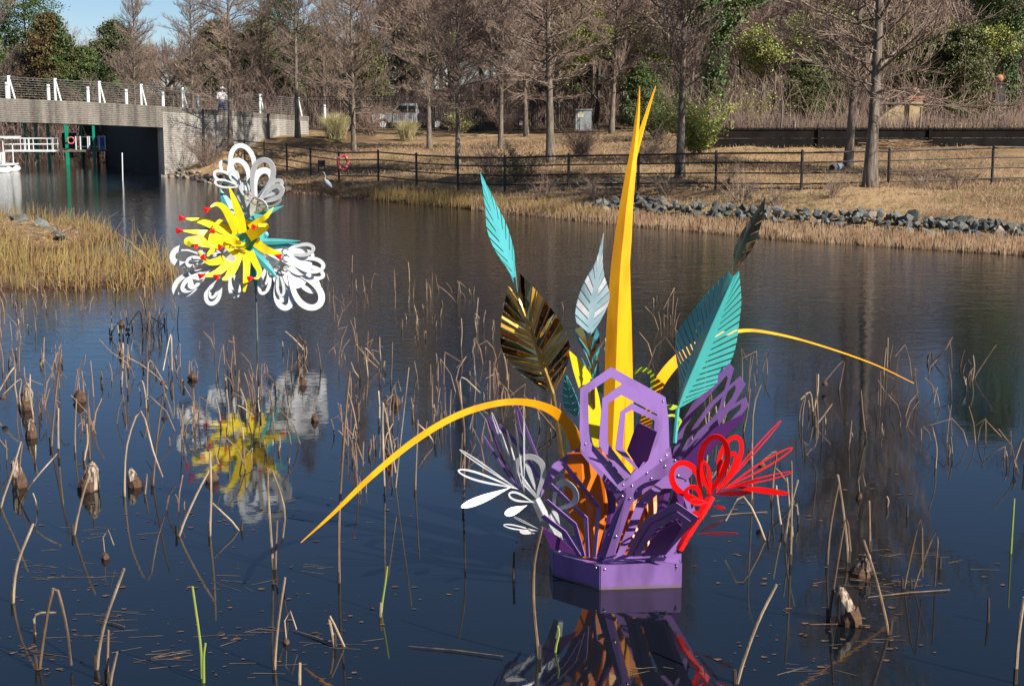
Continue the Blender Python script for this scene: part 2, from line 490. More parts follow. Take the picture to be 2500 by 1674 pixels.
def ground_material():
    m = bpy.data.materials.new('dry_grass_ground'); m.use_nodes = True
    nt = m.node_tree; n, l = nt.nodes, nt.links; p = n['Principled BSDF']
    tc = n.new('ShaderNodeTexCoord')
    def noise(sc, det=6, rough=.6, st=None):
        x = n.new('ShaderNodeTexNoise'); x.inputs['Scale'].default_value = sc; x.inputs['Detail'].default_value = det; x.inputs['Roughness'].default_value = rough
        if st:
            mp = n.new('ShaderNodeMapping'); mp.inputs['Scale'].default_value = st; l.new(tc.outputs['Object'], mp.inputs['Vector']); l.new(mp.outputs[0], x.inputs['Vector'])
        else: l.new(tc.outputs['Object'], x.inputs['Vector'])
        return x.outputs['Fac']
    def ramp(f, stops):
        c = n.new('ShaderNodeValToRGB')
        e = c.color_ramp.elements
        while len(e) < len(stops): e.new(.5)
        for i, (q, col) in enumerate(stops):
            e[i].position = q; e[i].color = (*col, 1)
        l.new(f, c.inputs['Fac']); return c.outputs[0]
    def mix(f, a, b):
        x = n.new('ShaderNodeMix'); x.data_type = 'RGBA'
        l.new(f, x.inputs['Factor']); l.new(a, x.inputs[6]); l.new(b, x.inputs[7]); return x.outputs[2]
    straw = ramp(noise(5, 8, .75), [(.25, (.22, .14, .075)), (.5, (.42, .29, .155)), (.75, (.56, .4, .22))])
    brown = ramp(noise(7, 8, .75), [(.3, (.08, .05, .03)), (.55, (.19, .115, .065)), (.75, (.3, .2, .115))])
    green = ramp(noise(9, 6), [(.35, (.055, .07, .018)), (.7, (.14, .14, .045))])
    f1 = ramp(noise(.16, 5, .65), [(.4, (0, 0, 0)), (.6, (1, 1, 1))])
    f2 = ramp(noise(.3, 5, .7), [(.55, (0, 0, 0)), (.7, (.8, .8, .8))])
    c = mix(f1, straw, brown)
    f3 = ramp(noise(.9, 6, .75), [(.5, (0, 0, 0)), (.66, (.8, .8, .8))])
    c = mix(f3, c, brown)
    c = mix(f2, c, green)
    # leaf litter under the wood behind the fence
    sx = n.new('ShaderNodeSeparateXYZ'); l.new(tc.outputs['Object'], sx.inputs[0])
    mr = n.new('ShaderNodeMapRange'); mr.inputs['From Min'].default_value = 88; mr.inputs['From Max'].default_value = 98
    l.new(sx.outputs['Y'], mr.inputs['Value'])
    lit = ramp(noise(4, 8, .7), [(.3, (.045, .03, .02)), (.6, (.12, .08, .05)), (.8, (.1, .1, .03))])
    c = mix(mr.outputs[0], c, lit)
    # wet dark mud at and below the waterline
    mz = n.new('ShaderNodeMapRange'); mz.inputs['From Min'].default_value = .16; mz.inputs['From Max'].default_value = .03
    l.new(sx.outputs['Z'], mz.inputs['Value'])
    mud = ramp(noise(6, 6), [(.3, (.05, .028, .018)), (.7, (.12, .065, .038))])
    c = mix(mz.outputs[0], c, mud)
    l.new(c, p.inputs['Base Color'])
    p.inputs['Roughness'].default_value = .95
    p.inputs['Specular IOR Level'].default_value = .15
    bp = n.new('ShaderNodeBump'); bp.inputs['Strength'].default_value = .9; bp.inputs['Distance'].default_value = .06
    l.new(noise(14, 8, .75), bp.inputs['Height']); l.new(bp.outputs[0], p.inputs['Normal'])
    MATS['ground'] = m
ground_material()

def water_material():
    m = bpy.data.materials.new('pond_water'); m.use_nodes = True
    nt = m.node_tree; n, l = nt.nodes, nt.links; p = n['Principled BSDF']
    p.inputs['Base Color'].default_value = (.005, .008, .011, 1)
    p.inputs['Roughness'].default_value = .035
    p.inputs['IOR'].default_value = 1.33
    p.inputs['Specular IOR Level'].default_value = 1.0
    tc = n.new('ShaderNodeTexCoord')
    def noise(sc, det, st, rot=0.0, rough=.5):
        mp = n.new('ShaderNodeMapping'); mp.inputs['Scale'].default_value = st; mp.inputs['Rotation'].default_value = (0, 0, rot)
        l.new(tc.outputs['Object'], mp.inputs['Vector'])
        x = n.new('ShaderNodeTexNoise'); x.inputs['Scale'].default_value = sc; x.inputs['Detail'].default_value = det; x.inputs['Roughness'].default_value = rough
        l.new(mp.outputs[0], x.inputs['Vector']); return x.outputs['Fac']
    def math_(op, a, b=None, c=None):
        x = n.new('ShaderNodeMath'); x.operation = op
        for i, q in enumerate((a, b, c)):
            if q is None: continue
            if isinstance(q, (int, float)): x.inputs[i].default_value = q
            else: l.new(q, x.inputs[i])
        return x.outputs[0]
    fine = noise(7.0, 3, (.55, 1.35, 1), .12)
    mid = noise(2.2, 3, (.5, 1.3, 1), -.1)
    swell = noise(.5, 2, (.7, 1, 1))
    # breeze: calm close to the viewer and along the left shore, ruffled in the open water
    sx = n.new('ShaderNodeSeparateXYZ'); l.new(tc.outputs['Object'], sx.inputs[0])
    wob = noise(.09, 3, (1, 1, 1))
    dist = math_('MULTIPLY_ADD', wob, 14.0, sx.outputs['Y'])
    mr = n.new('ShaderNodeMapRange'); mr.interpolation_type = 'SMOOTHSTEP'
    mr.inputs['From Min'].default_value = 22; mr.inputs['From Max'].default_value = 44
    mr.inputs['To Min'].default_value = .03; mr.inputs['To Max'].default_value = 1.0
    l.new(dist, mr.inputs['Value'])
    h = math_('MULTIPLY_ADD', fine, .55, math_('MULTIPLY', mid, .9))
    h = math_('MULTIPLY', h, mr.outputs[0])
    h = math_('MULTIPLY_ADD', swell, .06, h)
    bp = n.new('ShaderNodeBump'); bp.inputs['Strength'].default_value = .5; bp.inputs['Distance'].default_value = .042
    l.new(h, bp.inputs['Height']); l.new(bp.outputs[0], p.inputs['Normal'])
    MATS['water'] = m
water_material()

# ------------------------------------------------------------------ terrain
SHORE_PX = [(2500, 619), (2200, 600), (1921, 582), (1700, 562), (1494, 544), (1330, 527), (1174, 512), (1050, 500), (929, 489), (811, 480), (694, 470), (600, 458), (512, 446), (411, 431)]
SHORE = [W(u, v) for u, v in SHORE_PX]
SHORE = [Vector((44, 28, 0)), Vector((30, 32.5, 0)), Vector((20, 36.2, 0))] + SHORE
FENCE = [(525, 392, 86), (550, 396, 83), (598, 402, 79.5), (647, 409, 76), (701, 418, 72.2), (759, 430, 68.7), (828, 442, 65.6), (924, 443, 63.2), (1017, 454, 60.2), (1118, 462, 57.7),
         (1232, 466, 56), (1388, 464, 54.2), (1558, 463.6, 52.8), (1747, 463, 51), (1956, 465.5, 49), (2168, 460, 49.6), (2421, 451, 50.5), (2640, 447, 51.5), (2860, 445, 52.5)]
FP = [P(u, v, d) for u, v, d in FENCE]
TREES = [(563, 356, 80, 'a'), (727, 335, 84, 'b'), (864, 371, 76, 'c'), (1049, 365, 76, 'a'), (1118, 416, 65, 'd'), (1222, 365, 75, 'b'), (1285, 333, 84, 'c'), (1344, 398, 62.5, 'd'),
         (1493, 326, 85, 'a'), (1660, 433, 54, 'b'), (2070, 412, 57, 'a'), (2124, 451, 48, 'c'), (2720, 440, 50, 'd')]
TP = [P(u, v, d) for u, v, d, k in TREES]
ctl = []
def cp(x, y, z): ctl.append((x, y, z))
for p in SHORE:
    cp(p.x, p.y, 0.0); cp(p.x - .25, p.y - 2.4, -.55); cp(p.x - .3, p.y - 6, -.9)
for p in SHORE[:-2]: cp(p.x + .1, p.y + .7, .16)
for p in FP[1:]: cp(p.x, p.y, p.z)
for p in TP[:-1]: cp(p.x, p.y, p.z)
for u, v, d in [(660, 352, 82), (900, 345, 84), (1000, 320, 92), (800, 330, 90), (1150, 325, 92), (1300, 318, 93), (1500, 318, 94), (1700, 345, 76), (1640, 380, 66)]:
    q = P(u, v, d); cp(*q)
for u, v in [(1740, 366), (1900, 366), (2050, 366), (2250, 364), (2500, 362), (2800, 360)]:
    q = P(u, v, 64.6); cp(*q); cp(q.x * 1.02, 66.0, 2.3); cp(q.x * 1.2, 78, 2.9)
for u, v, d in [(454, 416, 79), (500, 404, 79.5)]:
    q = P(u, v, d); cp(*q)
cp(-17.5, 86, 2.0); cp(-20.5, 94, 2.2)
for x, y in [(-20.4, 81, ), (-22.9, 86), (-24.9, 90), (-26.8, 93.5)]: cp(x, y, -.5)
for x, y in [(-19.6, 83.5), (-22, 88.5)]: cp(x + 1.2, y, 1.2); cp(-14, 92, 2.3)
for x in range(-40, 50, 10):
    cp(x, 7.6, -.6); cp(x, 5.4, 0.05); cp(x, 2.6, 1.7); cp(x, 0, 2.35); cp(x, -8, 2.6)
    cp(x, 14, -.9)
    if -30 <= x <= 20: cp(x, 26, -.9)
for x, y, z in [(-40, 16, .3), (-46, 24, .6), (46, 16, .6), (52, 24, .9), (60, 45, 2), (45, 40, 1.2), (-48, 45, 1.0), (-28, 60, -.7), (-20, 55, -.8), (-10, 50, -.9), (-20, 66, -.8), (-12, 40, -.9), (-24, 74, -.7),
                (-30, 80, -.6), (-26, 86, -.5), (-40, 70, .2), (-34, 92, -.5), (-40, 92, -.3), (-28, 93, -.35), (-28, 98, -.1), (-36, 103, .6), (-27, 104, .8), (-50, 104, 1.2), (-33, 86, -.6), (-40, 82, -.5), (0, 40, -.9), (8, 32, -.9), (14, 30, -.8)]:
    cp(x, y, z)
# the reedy spit at the left
for u, v, d in [(-260, 545, 41), (-60, 545, 42), (60, 552, 42.5), (150, 575, 40.5), (-120, 640, 36.5), (40, 640, 36.8), (170, 640, 37.2)]:
    q = P(u, v, d); cp(*q)
for u, v in [(430, 655), (400, 690), (330, 705), (200, 712), (60, 716), (-150, 725), (370, 618), (280, 585), (180, 556)]:
    q = W(u, v); cp(q.x, q.y, -.02)
for u, v in [(500, 650), (470, 720), (300, 760), (100, 760), (-100, 780), (440, 600), (330, 560), (220, 525), (60, 502)]:
    q = W(u, v); cp(q.x, q.y, -.55)
_seen = {}
for c in ctl: _seen[(round(c[0], 1), round(c[1], 1))] = c
C3 = np.array(list(_seen.values()))
_n = len(C3)
_A = np.zeros((_n + 1, _n + 1))
_A[:_n, :_n] = np.linalg.norm(C3[:, None, :2] - C3[None, :, :2], axis=2)
_A[:_n, _n] = 1; _A[_n, :_n] = 1
_w = np.linalg.solve(_A, np.append(C3[:, 2], 0))

def HZ(xy):
    xy = np.atleast_2d(np.asarray(xy, float))
    out = np.empty(len(xy))
    for i in range(0, len(xy), 20000):
        q = xy[i:i + 20000]
        out[i:i + 20000] = np.linalg.norm(q[:, None, :] - C3[None, :, :2], axis=2) @ _w[:_n] + _w[_n]
    x, y = xy[:, 0], xy[:, 1]
    out = np.clip(out, -1.1, 3.2)
    side = np.clip((x + 12) / 30, 0, 1)
    hill = 2.2 + np.clip(y - 94, 0, 90) * (.03 + .07 * side)
    k = np.clip((y - 90 - 12 * (x < -22)) / 8, 0, 1); k = k * k * (3 - 2 * k)
    far = np.clip((np.maximum(np.abs(x) - 60, 0)) / 30, 0, 1)
    out = out * (1 - k) + hill * k
    out = out * (1 - far) + np.maximum(hill, 2.2) * far
    k2 = np.clip((-10 - y) / 10, 0, 1)
    return out * (1 - k2) + 2.6 * k2

def hz(x, y): return float(HZ([(x, y)])[0])

def axis(lo, hi, st, ext):
    a = list(np.arange(lo, hi + 1e-6, st))
    s = st
    while a[-1] < ext:
        s *= 1.35; a.append(a[-1] + s)
    s = st
    while a[0] > -ext:
        s *= 1.35; a.insert(0, a[0] - s)
    return np.array(a)
gx, gy = axis(-44, 44, .55, 3500), axis(3, 100, .55, 3500)
XX, YY = np.meshgrid(gx, gy)
XY = np.stack([XX.ravel(), YY.ravel()], 1)
rs0 = np.random.RandomState(3)
ZZ = HZ(XY)
ZZ += np.where((ZZ > .12) & (np.abs(XY[:, 0]) < 60), rs0.normal(size=len(ZZ)) * .022, 0)
nx, ny = len(gx), len(gy)
idx = np.arange(nx * ny).reshape(ny, nx)
F = np.stack([idx[:-1, :-1].ravel(), idx[:-1, 1:].ravel(), idx[1:, 1:].ravel(), idx[1:, :-1].ravel()], 1)
ground = link('ground', np_mesh('ground', np.column_stack([XY, ZZ]), F, 'ground', smooth=True))
tag(ground, 'dry straw-coloured bank and pond bed around the water', 'ground', kind='structure')
wv = np.array([(-75, 2.5, 0), (75, 2.5, 0), (75, 106, 0), (-75, 106, 0)], float)
water = link('water', np_mesh('water', wv, np.array([[0, 1, 2, 3]]), 'water'))
tag(water, 'dark pond water reflecting blue sky and bare trees', 'water', kind='structure')

# ------------------------------------------------------------------ footbridge
BA = Vector((-18.5, 79.0, 0)); BD = unit((-.577, -.817, 0)); BN = Vector((BD.y, -BD.x, 0))     # corner of the abutment, run toward the left, normal
if BN.y > 0: BN = -BN
def btop(s): return 3.69 + .052 * s - .0011 * s * s if s > 0 else 3.69 + .056 * s
bridge = empty('footbridge', BA, 'grey ribbed concrete bridge with white railing posts over the pond', 'bridge')
def ribbed(mb, s0, s1, zlo, zhi, depth, n_rib, ns):
    """a wall whose face has horizontal formed ribs"""
    prof = []
    for i in range(n_rib):
        a, b = i / n_rib, (i + 1) / n_rib
        g = .18 / n_rib
        prof += [(a + g * .2, -.022), (a + g, 0), (b - g * .2, 0), (b, -.022)]
    for k in range(ns):
        sa, sb = s0 + (s1 - s0) * k / ns, s0 + (s1 - s0) * (k + 1) / ns
        rows = []
        for s in (sa, sb):
            lo, hi = zlo(s), zhi(s)
            rows.append([BA + BD * s + BN * o + Vector((0, 0, lo + (hi - lo) * t)) for t, o in prof])
        m = len(prof)
        mb.add(rows[0] + rows[1], [(i, i + 1, m + i + 1, m + i) for i in range(m - 1)])
        bk = []
        for s in (sa, sb):
            for z in (zlo(s), zhi(s)): bk.append(BA + BD * s - BN * depth + Vector((0, 0, z)))
        fr = [rows[0][0], rows[0][-1], rows[1][0], rows[1][-1]]
        mb.add(fr + bk, [(1, 3, 7, 5), (0, 4, 6, 2), (4, 5, 7, 6)])
        if k == 0: mb.add(fr[:2] + bk[:2], [(0, 1, 3, 2)])
        if k == ns - 1: mb.add(fr[2:] + bk[2:], [(0, 2, 3, 1)])
    return mb
ribbed(MB(), 0, 40, lambda s: btop(s) - 1.13, btop, .5, 12, 16).build('deck_beam', 'concrete', bridge)
ribbed(MB(), -11.2, -.004, lambda s: -.6, lambda s: btop(s) - .28, .45, 34, 6).build('abutment_wall', 'concrete_pale', bridge)
ribbed(MB(), -11.25, -.004, lambda s: btop(s) - .277, btop, .52, 3, 6).build('parapet_coping', 'concrete', bridge)
# deck slab, far beam, inner face of the abutment
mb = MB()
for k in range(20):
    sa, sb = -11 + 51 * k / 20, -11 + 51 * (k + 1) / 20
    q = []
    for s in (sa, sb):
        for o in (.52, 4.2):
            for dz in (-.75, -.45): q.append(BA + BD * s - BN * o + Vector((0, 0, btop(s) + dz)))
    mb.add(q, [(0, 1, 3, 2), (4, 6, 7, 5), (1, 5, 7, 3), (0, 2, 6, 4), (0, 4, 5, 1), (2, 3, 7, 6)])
mb.build('deck_slab', 'shaded_concrete', bridge)
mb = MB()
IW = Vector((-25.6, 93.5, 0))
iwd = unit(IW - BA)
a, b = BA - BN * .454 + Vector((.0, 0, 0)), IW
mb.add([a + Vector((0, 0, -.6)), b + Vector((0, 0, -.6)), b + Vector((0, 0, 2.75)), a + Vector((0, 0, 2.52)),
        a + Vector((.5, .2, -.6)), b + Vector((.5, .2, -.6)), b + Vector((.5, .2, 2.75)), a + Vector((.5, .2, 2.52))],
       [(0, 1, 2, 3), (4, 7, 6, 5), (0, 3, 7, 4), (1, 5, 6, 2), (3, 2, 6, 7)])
mb.build('underpass_wall', 'shaded_concrete', bridge)
ribbed(MB(), 0.4, 40, lambda s: btop(s) - 1.1, lambda s: btop(s) - .04, .4, 12, 16)
for k in range(20):
    pass
mb = MB()
for k in range(16):
    sa, sb = .8 + 40 * k / 16, .8 + 40 * (k + 1) / 16
    q = []
    for s in (sa, sb):
        for o in (4.2, 4.6):
            for dz in (-1.1, 0): q.append(BA + BD * s - BN * o + Vector((0, 0, btop(s) + dz)))
    mb.add(q, [(0, 1, 3, 2), (4, 6, 7, 5), (1, 5, 7, 3), (0, 2, 6, 4), (0, 4, 5, 1), (2, 3, 7, 6)])
mb.build('rear_beam', 'concrete', bridge)
# railing
def s_at(u):                                   # run position along the bridge seen at column u
    k = (u - 1250) / FPX
    return (k * BA.y - BA.x) / (BD.x - k * BD.y)
bol = MB()
for u in (42, 142, 237, 329, 417, 502, 737, 806, -60, -170):
    s = s_at(u); b0 = BA + BD * s - BN * .26; z = btop(s)
    mb = MB(); mb.tube([b0 + Vector((0, 0, z - .05)), b0 + Vector((0, 0, z + .74)), b0 + Vector((0, 0, z + .76))], [.085, .085, .07], 12)
    o = mb.build('bollard_light', 'rail_white', bridge)
    mb = MB(); mb.tube([b0 + Vector((0, 0, z + .62)), b0 + Vector((0, 0, z + .665))], [.088, .088], 12); mb.build('lens', 'grey_pole', o)
post_s = []
for u in (53, 164, 270, 370, 469, 655, 746, -70, -190):
    s = s_at(u); post_s.append(s)
    b0 = BA + BD * s - BN * .3; z = btop(s)
    mb = MB()
    top = b0 - BD * .2 + Vector((0, 0, z + 1.1))
    mb.box(b0 + BD * .12 + Vector((0, 0, z + .5)), .11, .07, 1.05, math.atan2(BD.y, BD.x))
    mb.box(b0 + BD * .1 + Vector((0, 0, z + 1.06)), .17, .1, .06, math.atan2(BD.y, BD.x))
    for o in (0, -.09):
        mb.tube([b0 + BD * (.09 + o * .3) + Vector((0, 0, z + 1.04)), b0 - BD * (.2 - o * .5) + Vector((0, 0, z - .02))], .028, 6)
    mb.build('railing_post', 'rail_white', bridge)
for k in range(9):
    pts = []
    for s in np.linspace(-11, 32, 40):
        pts.append(BA + BD * s - BN * .3 + Vector((0, 0, btop(s) + .12 + .112 * k)))
    MB().tube(pts, .011 if k < 8 else .016, 4).build('railing_cable', 'cable', bridge)

# ------------------------------------------------------------------ iron paddock fence
fence = empty('paddock_fence', FP[0], 'black iron fence with four rails running along the far bank', 'fence')
pm = MB(); pm.tube([(0, 0, -.15), (0, 0, 1.28)], .048, 8); pm.ball((0, 0, 1.3), .05, 8, 5)
for i, p in enumerate(FP):
    if i == 0: o = pm.build('post', 'black_iron', fence); me = o.data
    else: o = link('post', me, fence)
    o.location = p
for k, h in enumerate((.22, .57, .92, 1.24)):
    pts = [p + Vector((0, 0, h)) for p in FP]
    MB().tube(pts, .026 if k < 3 else .032, 6).build('rail', 'black_iron', fence)

# ------------------------------------------------------------------ retaining wall, hedge screen and gate pier at the right
rw = empty('retaining_wall', P(1735, 366, 65.6), 'long low black timber retaining wall behind the two large right trunks', 'wall')
xa, xb = P(1722, 366, 65.6).x, 52.0
nboard = 9
for k in range(nboard):
    x0, x1 = xa + (xb - xa) * k / nboard, xa + (xb - xa) * (k + 1) / nboard
    z0 = hz((x0 + x1) / 2, 64.5) - .35
    for j in range(3):
        mb = MB(); h = (2.76 - z0) / 3
        mb.box(((x0 + x1) / 2, 64.85 + .01 * (j % 2), z0 + h * (j + .5)), (x1 - x0) - .03, .12, h - .02)
        mb.build('board', 'black_timber', rw)
    mb = MB(); mb.box((x0, 64.75, (z0 + 2.8) / 2), .14, .14, 2.8 - z0); mb.build('post', 'black_timber', rw)
MB().box(((xa + xb) / 2, 64.83, 2.79), xb - xa, .22, .05).build('cap', 'black_timber', rw)

def twig_screen():
    """a screen of upright brushwood on top of the retaining wall"""
    rs = np.random.RandomState(11)
    N = 5200
    x = rs.uniform(xa + .4, xb, N); y = rs.uniform(65.2, 66.2, N)
    z0 = np.full(N, 2.5); h = rs.uniform(.55, 1.05, N)
    dx, dy = rs.normal(size=N) * .12, rs.normal(size=N) * .1
    S = np.column_stack([x, y, z0, x + dx, y + dy, z0 + h, rs.uniform(.008, .022, N), rs.uniform(.003, .006, N)])
    return S
o = link('brushwood_hedge', seg_mesh('brushwood_hedge', twig_screen(), 'twig_mauve'))
tag(o, 'brown leafless brushwood hedge on top of the black retaining wall', 'hedge', kind='stuff')
for k, (u, v0) in enumerate([(1784, 295), (1940, 295), (2245, 262), (1907, 246)]):
    q = P(u, 318, 65.1)
    t = P(u + (4 if k > 1 else 0), v0, 65.1)
    mb = MB(); mb.tube([q, t], .06 if k < 2 else .04, 8)
    mb.build('hedge_stake', 'deck_wood', None, origin=q, label=['grey hedge stake at the left end of the brushwood hedge', 'grey hedge stake in the middle of the brushwood hedge', 'leaning hedge stake right beside the cream gate pier', 'thin pale stake rising above the brushwood hedge'][k], cat='stake', group='stakes in the brushwood hedge')

gp0 = P(2230, 315, 72)
gate = empty('gate_pier', (gp0.x, gp0.y, 2.6), 'cream stucco gate pier with ball finial and curved wing wall', 'gate pier')
gx0, gz1 = gp0.x, P(2230, 240, 72).z
MB().box((gx0, 72, (2.4 + gz1) / 2), .62, .62, gz1 - 2.4).build('pier', 'cream_stucco', gate)
mb = MB(); mb.box((gx0, 72, gz1 + .05), .84, .84, .1); mb.box((gx0, 72, gz1 - .05), .74, .74, .1); mb.build('cap', 'terracotta', gate)
mb = MB(); mb.ball((gx0, 72, gz1 + .3), .22, 16, 10); mb.build('ball_finial', 'ball_stone', gate, smooth=True)
mb = MB(); top = []
for i in range(13):
    t = i / 12
    xx = gx0 - .32 - 1.7 * (1 - t)
    zz = gz1 - .25 - 1.0 * (1 - math.sin(t * math.pi / 2)) 
    top.append((xx, zz))
pl = [Vector((x, 71.85, z)) for x, z in top] + [Vector((gx0 - .32, 71.85, 2.4)), Vector((gx0 - 2.02, 71.85, 2.4))]
mb.poly([p + Vector((0, .15, 0)) for p in pl], .3); mb.build('wing_wall', 'cream_stucco', gate)

# ------------------------------------------------------------------ picket fence at the back and what is parked behind it
pf = empty('picket_fence', P(760, 318, 92), 'tall black metal picket fence along the top of the grass slope', 'fence')
xs = np.arange(P(752, 300, 92).x, P(1420, 300, 92).x, .13)
S = [(x, 92, 2.0, x, 92, 4.25, .012, .012) for x in xs]
o = link('pickets', seg_mesh('pickets', np.array(S) - np.array([*pf.location, *pf.location, 0, 0]), 'black_iron', 4), pf); o['kind'] = 'stuff'
for z in (2.2, 3.95, 4.2): MB().box(((xs[0] + xs[-1]) / 2, 92, z), xs[-1] - xs[0], .04, .045).build('rail', 'black_iron', pf)
for x in np.arange(xs[0], xs[-1], 2.6): MB().box((x, 92.03, 3.1), .07, .07, 2.5).build('post', 'black_iron', pf)

def wheel(mbparent, c, r, w, axis_x=True):
    mb = MB(); mb.tube([Vector(c) + Vector((0, -w / 2, 0)), Vector(c) + Vector((0, w / 2, 0))], r, 14); o = mb.build('wheel', 'tyre', mbparent)
    mb = MB(); mb.tube([Vector(c) + Vector((0, -w / 2 - .01, 0)), Vector(c) + Vector((0, w / 2 + .01, 0))], r * .55, 10); mb.build('rim', 'rail_white', o)
tq = P(985, 300, 96)
truck = empty('pickup_truck', (tq.x, tq.y, 2.35), 'white pickup truck parked behind the black picket fence', 'truck')
X, Y, Zg = tq.x, tq.y, 2.1
prof = [(-1.9, .5), (-1.95, .95), (-1.8, 1.02), (-.75, 1.08), (-.25, 1.62), (-.05, 1.7), (.85, 1.7), (.95, 1.1), (.95, .5)]
def side_poly(pr, y0, y1, name, mat, par):
    n = len(pr); mb = MB()
    vs = [(X + a, Y + y0, Zg + b) for a, b in pr] + [(X + a, Y + y1, Zg + b) for a, b in pr]
    mb.add(vs, [tuple(range(n)), tuple(reversed(range(n, 2 * n)))] + [(i, n + i, n + (i + 1) % n, (i + 1) % n) for i in range(n)])
    return mb.build(name, mat, par)
cab = side_poly(prof, -.85, .85, 'cab', 'vehicle_white', truck)
side_poly([(-.62, 1.12), (-.2, 1.56), (.3, 1.56), (.3, 1.12)], -.86, -.84, 'window', 'vehicle_glass', cab)
side_poly([(.38, 1.12), (.38, 1.56), (.78, 1.56), (.84, 1.12)], -.86, -.84, 'window', 'vehicle_glass', cab)
side_poly([(1.0, .55), (1.0, 1.08), (2.9, 1.08), (2.9, .55)], -.85, .85, 'bed', 'dark_board', truck)
for xx in (-1.25, 2.2): wheel(truck, (X + xx, Y - .75, Zg + .38), .38, .25)
for xx in (-1.25, 2.2): wheel(truck, (X + xx, Y + .75, Zg + .38), .38, .25)
MB().box((X - 1.93, Y - .6, Zg + .85), .06, .3, .14).build('headlight', 'silver', truck)

tq = P(1258, 300, 96); X, Y = tq.x, tq.y
tr = empty('flatbed_trailer', (X, Y, 2.3), 'low pale green flatbed trailer behind the picket fence', 'trailer')
MB().box((X, Y, 2.95), 1.5, 1.7, .16).build('bed', 'pale_green_sheet', tr)
MB().box((X, Y, 3.08), 1.55, .06, .1).build('side_rail', 'pale_green_sheet', tr)
wheel(tr, (X + .35, Y - .8, 2.6), .3, .2); wheel(tr, (X - .35, Y - .8, 2.6), .3, .2)
tq = P(1424, 290, 93); 
ub = empty('utility_cabinet', (tq.x, tq.y, 2.2), 'cream and grey utility cabinet beside the picket fence end', 'cabinet')
MB().box((tq.x, tq.y, 2.75), 1.0, .6, 1.3).build('housing', 'pipe_grey', ub)
MB().box((tq.x - .2, tq.y - .31, 3.1), .38, .03, .32).build('door', 'cream_box', ub)
MB().box((tq.x, tq.y, 3.43), 1.1, .7, .06).build('lid', 'pipe_grey', ub)
# ------------------------------------------------------------------ trees
def sph(az, el): return Vector((math.cos(el) * math.cos(az), math.cos(el) * math.sin(az), math.sin(el)))

def cypress(seed, H=15.0, nb=125, spread=.3, r0=.135, low=.12, name='bare_cypress'):
    """straight trunk with a swollen foot, rising side limbs, fans of fine twigs"""
    R = random.Random(seed)
    tr, px, py = [], 0.0, 0.0
    for i in range(15):
        t = i / 14
        px += R.gauss(0, .045); py += R.gauss(0, .045)
        tr.append(Vector((px * t, py * t, H * t - (.25 if i == 0 else 0))))
    rad = [max(.012, r0 * (1 - i / 14) ** .9 * (1 + .6 * math.exp(-i * 1.3))) for i in range(15)]
    tm = MB(); 
    fine = cr_spline([(*p, r) for p, r in zip(tr, rad)], 3)
    tm.tube([f[:3] for f in fine], [max(.01, f[3]) for f in fine], 10)
    def at(z):
        k = max(0, min(13.999, z / H * 14)); i = int(k)
        return tr[i].lerp(tr[i + 1], k - i), rad[i] + (rad[i + 1] - rad[i]) * (k - i)
    tw = []
    def seg(a, b, ra, rb): tw.append((*a, *b, ra, rb))
    az = R.uniform(0, 6)
    for b in range(nb):
        zf = low + (1 - low) * (b / nb) ** .95
        az += 2.4 + R.uniform(-.5, .5)
        p, rt = at(zf * H * .985)
        L = (spread * H * (1 - zf) ** .75 + .35) * R.choice((R.uniform(.35, .7), R.uniform(.6, 1.15)))
        if zf < low + .1: L *= .55 + R.random() * .5
        el = math.radians(R.uniform(2, 26) + zf * 22)
        rb = min(rt * .5, .009 + .0075 * L) 
        pts, q, a2, e2 = [p.copy()], p.copy(), az, el
        ns = 6
        for k in range(ns):
            a2 += R.gauss(0, .16); e2 += R.gauss(.03, .12)
            q = q + sph(a2, e2) * (L / ns)
            pts.append(q.copy())
        for k in range(ns):
            (tm.tube([pts[k], pts[k + 1]], [rb * (1 - k / ns) + .004, rb * (1 - (k + 1) / ns) + .004], 5, cap=False))
        nsec = int(6 + L * 5)
        for s in range(nsec):
            t = .12 + .88 * (s + R.random()) / nsec
            k = min(ns - 1, int(t * ns)); f = t * ns - k
            o = pts[k].lerp(pts[k + 1], min(f, 1))
            sd = 1 if s % 2 else -1
            a3 = a2 + sd * R.uniform(.45, 1.15); e3 = e2 + R.uniform(-.25, .45)
            L2 = (.2 + .32 * L * (1 - .65 * t)) * R.uniform(.6, 1.25)
            m = o + sph(a3, e3) * L2 * .55
            e = m + sph(a3 + R.gauss(0, .2) - sd * .15, e3 + R.uniform(-.1, .3)) * L2 * .45
            seg(o, m, .011, .009); seg(m, e, .009, .005)
            for w in range(int(3 + L2 * 6)):
                tt = R.uniform(.2, 1)
                o2 = o.lerp(m, tt / .55) if tt < .55 else m.lerp(e, (tt - .55) / .45)
                ee = o2 + sph(a3 + R.choice((-1, 1)) * R.uniform(.3, 1.0), e3 + R.uniform(-.3, .6)) * R.uniform(.12, .42)
                seg(o2, ee, .0068, .0045)
    root = empty(name)
    tm.build('trunk', 'bark', root, smooth=True)
    link('crown', seg_mesh('crown', np.array(tw), 'twig'), root)
    return root

